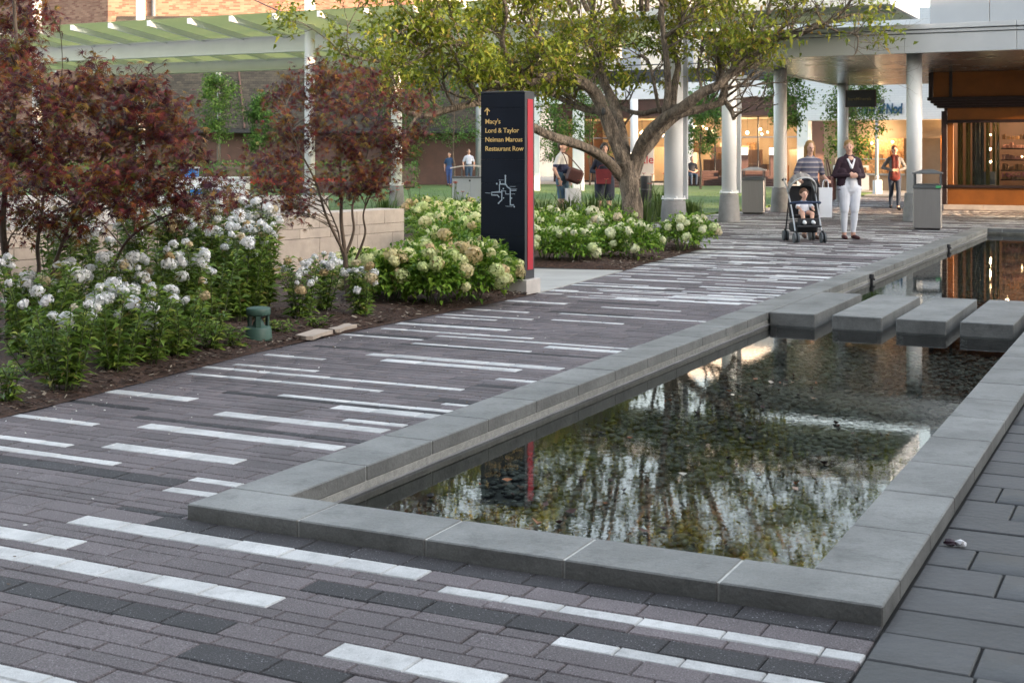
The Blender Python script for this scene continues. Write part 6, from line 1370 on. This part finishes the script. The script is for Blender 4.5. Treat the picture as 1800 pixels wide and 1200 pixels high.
# --- seated people
def seated(label, loc, rz, cols, hairm, k=1.0, lean=.0):
    pr_ = []; a = lambda p0, r0, p1, r1, z, asp=(1, 1): pr_.append((Vector(p0)*k, r0*k, Vector(p1)*k, r1*k, z, asp))
    a((0, 0, .54), .15, (0, -lean*.3, .62), .14, 'legs', (1.1, .85)); a((0, -lean*.4, .68), .125, (0, -lean, .95), .14, 'top', (1.15, .8)); a((0, -lean, 1.0), .10, (0, -lean, 1.04), .07, 'top', (1.35, .85)); a((0, -lean, 1.04), .05, (0, -lean-.02, 1.13), .05, 'skin')
    for s in (-1, 1):
        a((s*.13, -lean, 1.0), .055, (s*.175, -lean, .97), .06, 'top'); a((s*.18, -lean, .97), .055, (s*.24, -lean-.04, .72), .045, 'top'); a((s*.24, -lean-.04, .72), .042, (s*.10, -lean-.26, .66), .028, 'skin')
        a((s*.09, -.02, .52), .088, (s*.12, -.42, .50), .065, 'legs'); a((s*.12, -.42, .49), .06, (s*.11, -.40, .12), .042, 'legs'); a((s*.11, -.38, .05), .038, (s*.12, -.56, .035), .032, 'shoe')
        hand(pr_, Vector((s*.10, -lean-.26, .66))*k, (-s, -.3, -.1), (0, .2, -1), (0, -1, 0), k*.95, .5)
    mk, q = head(pr_, (0, -lean-.03, 1.22*k), .2, k, .2)
    return make_person(label, loc, rz, pr_, mk, cols, short_hair(q), hairm, .012)
BLK = cloth('black_tee', (.018, .018, .02)); JN = cloth('jeans2', (.03, .055, .10))
seated('man in a navy shirt and jeans sitting on the brown bench', (8.15, 60.75, 0.02), .1, {'skin': SKIN, 'top': cloth('navy_tee', (.016, .02, .03)), 'legs': JN, 'shoe': BLK, 'eye': EYE, 'lip': LIP, 'hairz': darkh}, darkh)
seated('person in black sitting furthest from the camera on the stepped bench', (13.55, 57.3, 0.30), .5, {'skin': SKIN, 'top': BLK, 'legs': BLK, 'shoe': BLK, 'eye': EYE, 'lip': LIP, 'hairz': darkh}, darkh)
seated('person in black sitting closer to the white counter', (14.0, 57.1, 0.34), -.5, {'skin': SKIN, 'top': cloth('charcoal_tee', (.025, .025, .03)), 'legs': BLK, 'shoe': BLK, 'eye': EYE, 'lip': LIP, 'hairz': darkh}, darkh)
pr_ = standing(.98, None, 1, 'top', 'jeans', 'shoe', .3, .09, 0, [((-.26, .05, 1.10), (-.24, -.02, .87), (0, -.1, -1), (1, 0, 0), (0, -1, 0)), ((.26, .05, 1.10), (.24, -.02, .87), (0, -.1, -1), (-1, 0, 0), (0, -1, 0))])
mk, q = head(pr_, (0, -.01, 1.56), .2, .97)
make_person('distant woman in a pale top with a red shoulder strap above the double bin', (-1.95, 60.5, 0.02), .2, pr_, mk, {'skin': SKIN, 'top': cloth('pale_blue', (.50, .52, .62), .1), 'jeans': JN, 'shoe': BLK, 'eye': EYE, 'lip': LIP, 'hairz': brownh}, short_hair(q), brownh, .013)
pr_ = standing(.90, None, 1, 'top', 'jeans', 'shoe', .3, .09, 0, [((-.26, .05, 1.10), (-.24, -.02, .87), (0, -.1, -1), (1, 0, 0), (0, -1, 0)), ((.26, .05, 1.10), (.24, -.02, .87), (0, -.1, -1), (-1, 0, 0), (0, -1, 0))])
mk, q = head(pr_, (0, -.01, 1.56*.92), -.3, .95)
make_person('distant youth in a blue printed T-shirt left of the double bin', (-2.85, 61, 0.02), -.2, pr_, mk, {'skin': SKIN, 'top': cloth('blue_tee', (.03, .07, .16)), 'jeans': cloth('blue_shorts', (.05, .09, .25)), 'shoe': BLK, 'eye': EYE, 'lip': LIP, 'hairz': darkh}, short_hair(q), darkh, .013)

# --- bags
M['brown_leather'] = mat('brown_leather', (.085, .032, .028), .5, .15, 8); M['red_leather'] = mat('red_leather', (.13, .012, .017), .42, .15, 8); M['paper'] = mat('white_paper', (.72, .73, .76), .7, .03, 5)
bg_ = thing('shoulder_bag', 'brown leather shoulder bag hanging at the man in the polo', 'bag', (1.30, 29.18, .80), .05)
mb = MB(); mb.rbox(-.19, .17, -.08, .08, .04, .36, .05, Matrix.Rotation(.35, 4, 'Y')); obj('body', mb, M['brown_leather'], bg_); mb = MB(); mb.tube(catmull([(-.10, 0, .44), (-.16, .05, .62), (-.20, .12, .70), (-.05, .16, .62), (.22, 0, .30)], 5), .012, 6); obj('strap', mb, M['brown_leather'], bg_)
def paper_bag(label, loc, rz, w_, d_, h_, handles=True):
    t = thing('paper_bag', label, 'bag', loc, rz, 'white paper carrier bags'); mb = MB(); a = .93
    mb.add([(-w_*a/2, -d_/2, 0), (w_*a/2, -d_/2, 0), (w_*a/2, d_/2, 0), (-w_*a/2, d_/2, 0), (-w_/2, -d_/2.4, h_), (w_/2, -d_/2.4, h_), (w_/2, d_/2.4, h_), (-w_/2, d_/2.4, h_)], [(3, 2, 1, 0), (0, 1, 5, 4), (1, 2, 6, 5), (2, 3, 7, 6), (3, 0, 4, 7)]); obj('body', mb, M['paper'], t)
    for s in (-1, 1): mb = MB(); mb.tube(catmull([(-w_*.22, s*d_*.4, h_-.01), (-w_*.15, s*d_*.2, h_+.11), (w_*.15, s*d_*.2, h_+.11), (w_*.22, s*d_*.4, h_-.01)], 5), .005, 5); obj('handle', mb, M['paper'], t)
paper_bag('white paper bag held low beside the man in the polo', (1.33, 29.25, .22), .2, .34, .16, .50)
paper_bag('white paper bag hanging from the stroller handle', P(18.28, -1.78, .40), TH*.3, .22, .10, .50)
paper_bag('white paper bag carried beside the woman in the red scarf', (9.62, 35.3, .42), .3, .20, .16, .36)
rbg = thing('red_handbag', 'red leather handbag held open by the woman in navy', 'bag', (1.92, 28.12, .84), 0)
mb = MB(); mb.add([(-.15, -.07, 0), (.15, -.07, 0), (.15, .07, 0), (-.15, .07, 0), (-.17, -.04, .31), (.17, -.04, .31), (.17, .04, .31), (-.17, .04, .31)], [(3, 2, 1, 0), (0, 1, 5, 4), (1, 2, 6, 5), (2, 3, 7, 6), (3, 0, 4, 7)]); obj('body', mb, M['red_leather'], rbg); mb = MB(); mb.tube(catmull([(-.11, -.03, .30), (-.07, -.03, .38), (.07, -.03, .38), (.11, -.03, .30)], 4), .009, 6); obj('handle', mb, M['red_leather'], rbg)
hb = thing('shoulder_bag', 'brown tote hanging on the arm of the woman with the stroller', 'bag', P(18.95, -1.86, .66), TH); mb = MB(); mb.rbox(-.06, .08, -.16, .16, 0, .42, .03); obj('body', mb, M['brown_leather'], hb); mb = MB(); mb.tube(catmull([(0, -.1, .41), (-.05, -.05, .68), (-.05, .05, .68), (0, .1, .41)], 5), .011, 6); obj('strap', mb, M['brown_leather'], hb)

# --- stroller, local frame: front toward -y
sr = thing('stroller', 'dark folding stroller with a striped beige hood and small twin wheels', 'stroller', P(17.98, -2.06, 0), .06)
M['strap_k'] = cloth('stroller_black', (.022, .022, .026)); M['hoodgrey'] = cloth('hood_beige', (.33, .30, .28)); M['silver'] = mat('silver_tube', (.45, .46, .48), .35, .05, 3, metal=.8); M['tyre'] = mat('grey_tyre', (.09, .10, .11), .7)
for s in (-1, 1):
    mb = MB(); mb.tube(catmull([(s*.22, -.28, .12), (s*.22, -.05, .50), (s*.23, .18, .82), (s*.235, .42, 1.04)], 5), .013, 8); obj('side_frame', mb, M['silver'], sr, True)
    mb = MB(); mb.tube(catmull([(s*.23, .34, .12), (s*.23, .22, .45), (s*.23, .12, .72)], 5), .012, 8); obj('rear_leg', mb, M['strap_k'], sr, True)
    mb = MB(); mb.tube([(s*.235, .42, 1.04), (s*.235, .50, 1.02)], .018, 8); mb.tube([(s*.235, .50, 1.02), (s*.17, .52, 1.03)], .016, 8); obj('handle', mb, M['strap_k'], sr, True)
    for yy_ in (-.30, .36):
        wt = None
        for dx in (-.028, .028):
            mb = MB(); c_ = (s*.225+dx, yy_, .085); mb.tube([(c_[0]-.014, c_[1], c_[2]), (c_[0]+.014, c_[1], c_[2])], .085, 20); w__ = obj('wheel', mb, M['tyre'], sr)
            mb = MB(); mb.tube([(c_[0]-.017, c_[1], c_[2]), (c_[0]+.017, c_[1], c_[2])], .045, 14); h__ = obj('hub', mb, M['bincap'], sr); h__.parent = w__
        mb = MB(); mb.rbox(s*.225-.012, s*.225+.012, yy_-.02, yy_+.05, .07, .20, .006); obj('fork', mb, M['strap_k'], sr)
mb = MB(); mb.rbox(-.20, .20, -.22, .16, .40, .44, .015, Matrix.Rotation(-.12, 4, 'X')); obj('seat', mb, M['strap_k'], sr)
mb = MB(); mb.rbox(-.20, .20, .13, .17, .42, .95, .015, Matrix.Translation((0, 0, 0)) @ Matrix.Rotation(-.12, 4, 'X')); obj('backrest', mb, M['strap_k'], sr)
mb = MB(); mb.rbox(-.19, .19, -.16, .30, .16, .32, .03); obj('basket', mb, M['strap_k'], sr)
mb = MB(); mb.rbox(-.19, .19, -.36, -.22, .255, .285, .01); mb.rbox(-.18, .18, -.255, -.22, .27, .40, .012); obj('foot_rest', mb, M['strap_k'], sr)
mb = MB(); mb.tube(catmull([(-.24, .0, .64), (-.20, -.19, .66), (0, -.24, .665), (.20, -.19, .66), (.24, .0, .64)], 5), .020, 8); obj('bumper_bar', mb, cloth('bar_navy', (.03, .045, .09)), sr, True)
# hood: ribs from side to side, fabric stretched between
NH, NR = 12, 5
ribs = []
for k in range(NR):
    f = k/(NR-1); ang = math.radians(52+70*f); row = []
    for j in range(NH+1):
        a_ = math.pi*j/NH; x_ = -.235*math.cos(a_); hh = .36*math.sin(a_)**.8
        row.append(Vector((x_, .16-hh*math.cos(ang)*.95, .80+hh*math.sin(ang)*.95+.02*f)))
    ribs.append(row)
for j in range(NH):
    mb = MB()
    for k in range(NR-1):
        q0, q1, q2, q3 = ribs[k][j], ribs[k][j+1], ribs[k+1][j+1], ribs[k+1][j]; mb.quad(q0, q1, q2, q3)
    obj('hood_gore', mb, M['hoodgrey'] if j % 2 else cloth('hood_stripe', (.22, .20, .19)), sr, True)
mb = MB(); mb.tube(ribs[0], .014, 8); obj('hood_rim', mb, mat('hood_rim', (.5, .5, .5), .5), sr, True)
# baby
pr_ = []; a = lambda p0, r0, p1, r1, z, asp=(1, 1): pr_.append((Vector(p0), r0, Vector(p1), r1, z, asp))
a((0, .02, .50), .085, (0, .06, .62), .08, 'top', (1.1, .85)); a((0, .06, .66), .05, (0, .06, .70), .035, 'skin')
for s in (-1, 1):
    a((s*.08, .05, .64), .035, (s*.13, -.03, .58), .032, 'top'); a((s*.13, -.03, .58), .027, (s*.11, -.12, .56), .02, 'skin'); a((s*.05, 0, .48), .052, (s*.08, -.17, .47), .042, 'skin'); a((s*.08, -.17, .46), .038, (s*.07, -.21, .34), .030, 'skin'); a((s*.07, -.22, .345), .036, (s*.075, -.30, .33), .030, 'sock')
    hand(pr_, (s*.11, -.12, .56), (0, -1, -.3), (0, 0, -1), (-s, 0, 0), .55, .6)
mk, q = head(pr_, (0, .02, .785), .1, .78)
make_person('baby in a white and blue top sitting in the stroller', P(17.98, -2.06, 0), .06, pr_, mk, {'skin': SKIN, 'top': stripe_mat('baby_top', (.66, .66, .70), (.66, .66, .70), (.05, .07, .16), .17), 'sock': cloth('white_sock', (.7, .7, .72)), 'eye': EYE, 'lip': LIP, 'hairz': brownh}, [(q(0, .03, .045), .086*.78, q(0, .03, .06), .088*.78, (1.05, 1.1)), (q(-.06, .03, .03), .04*.8, q(.06, .03, .05), .05*.8, (1, 1))], mat('curly_hair', (.10, .045, .022), .6), .007)
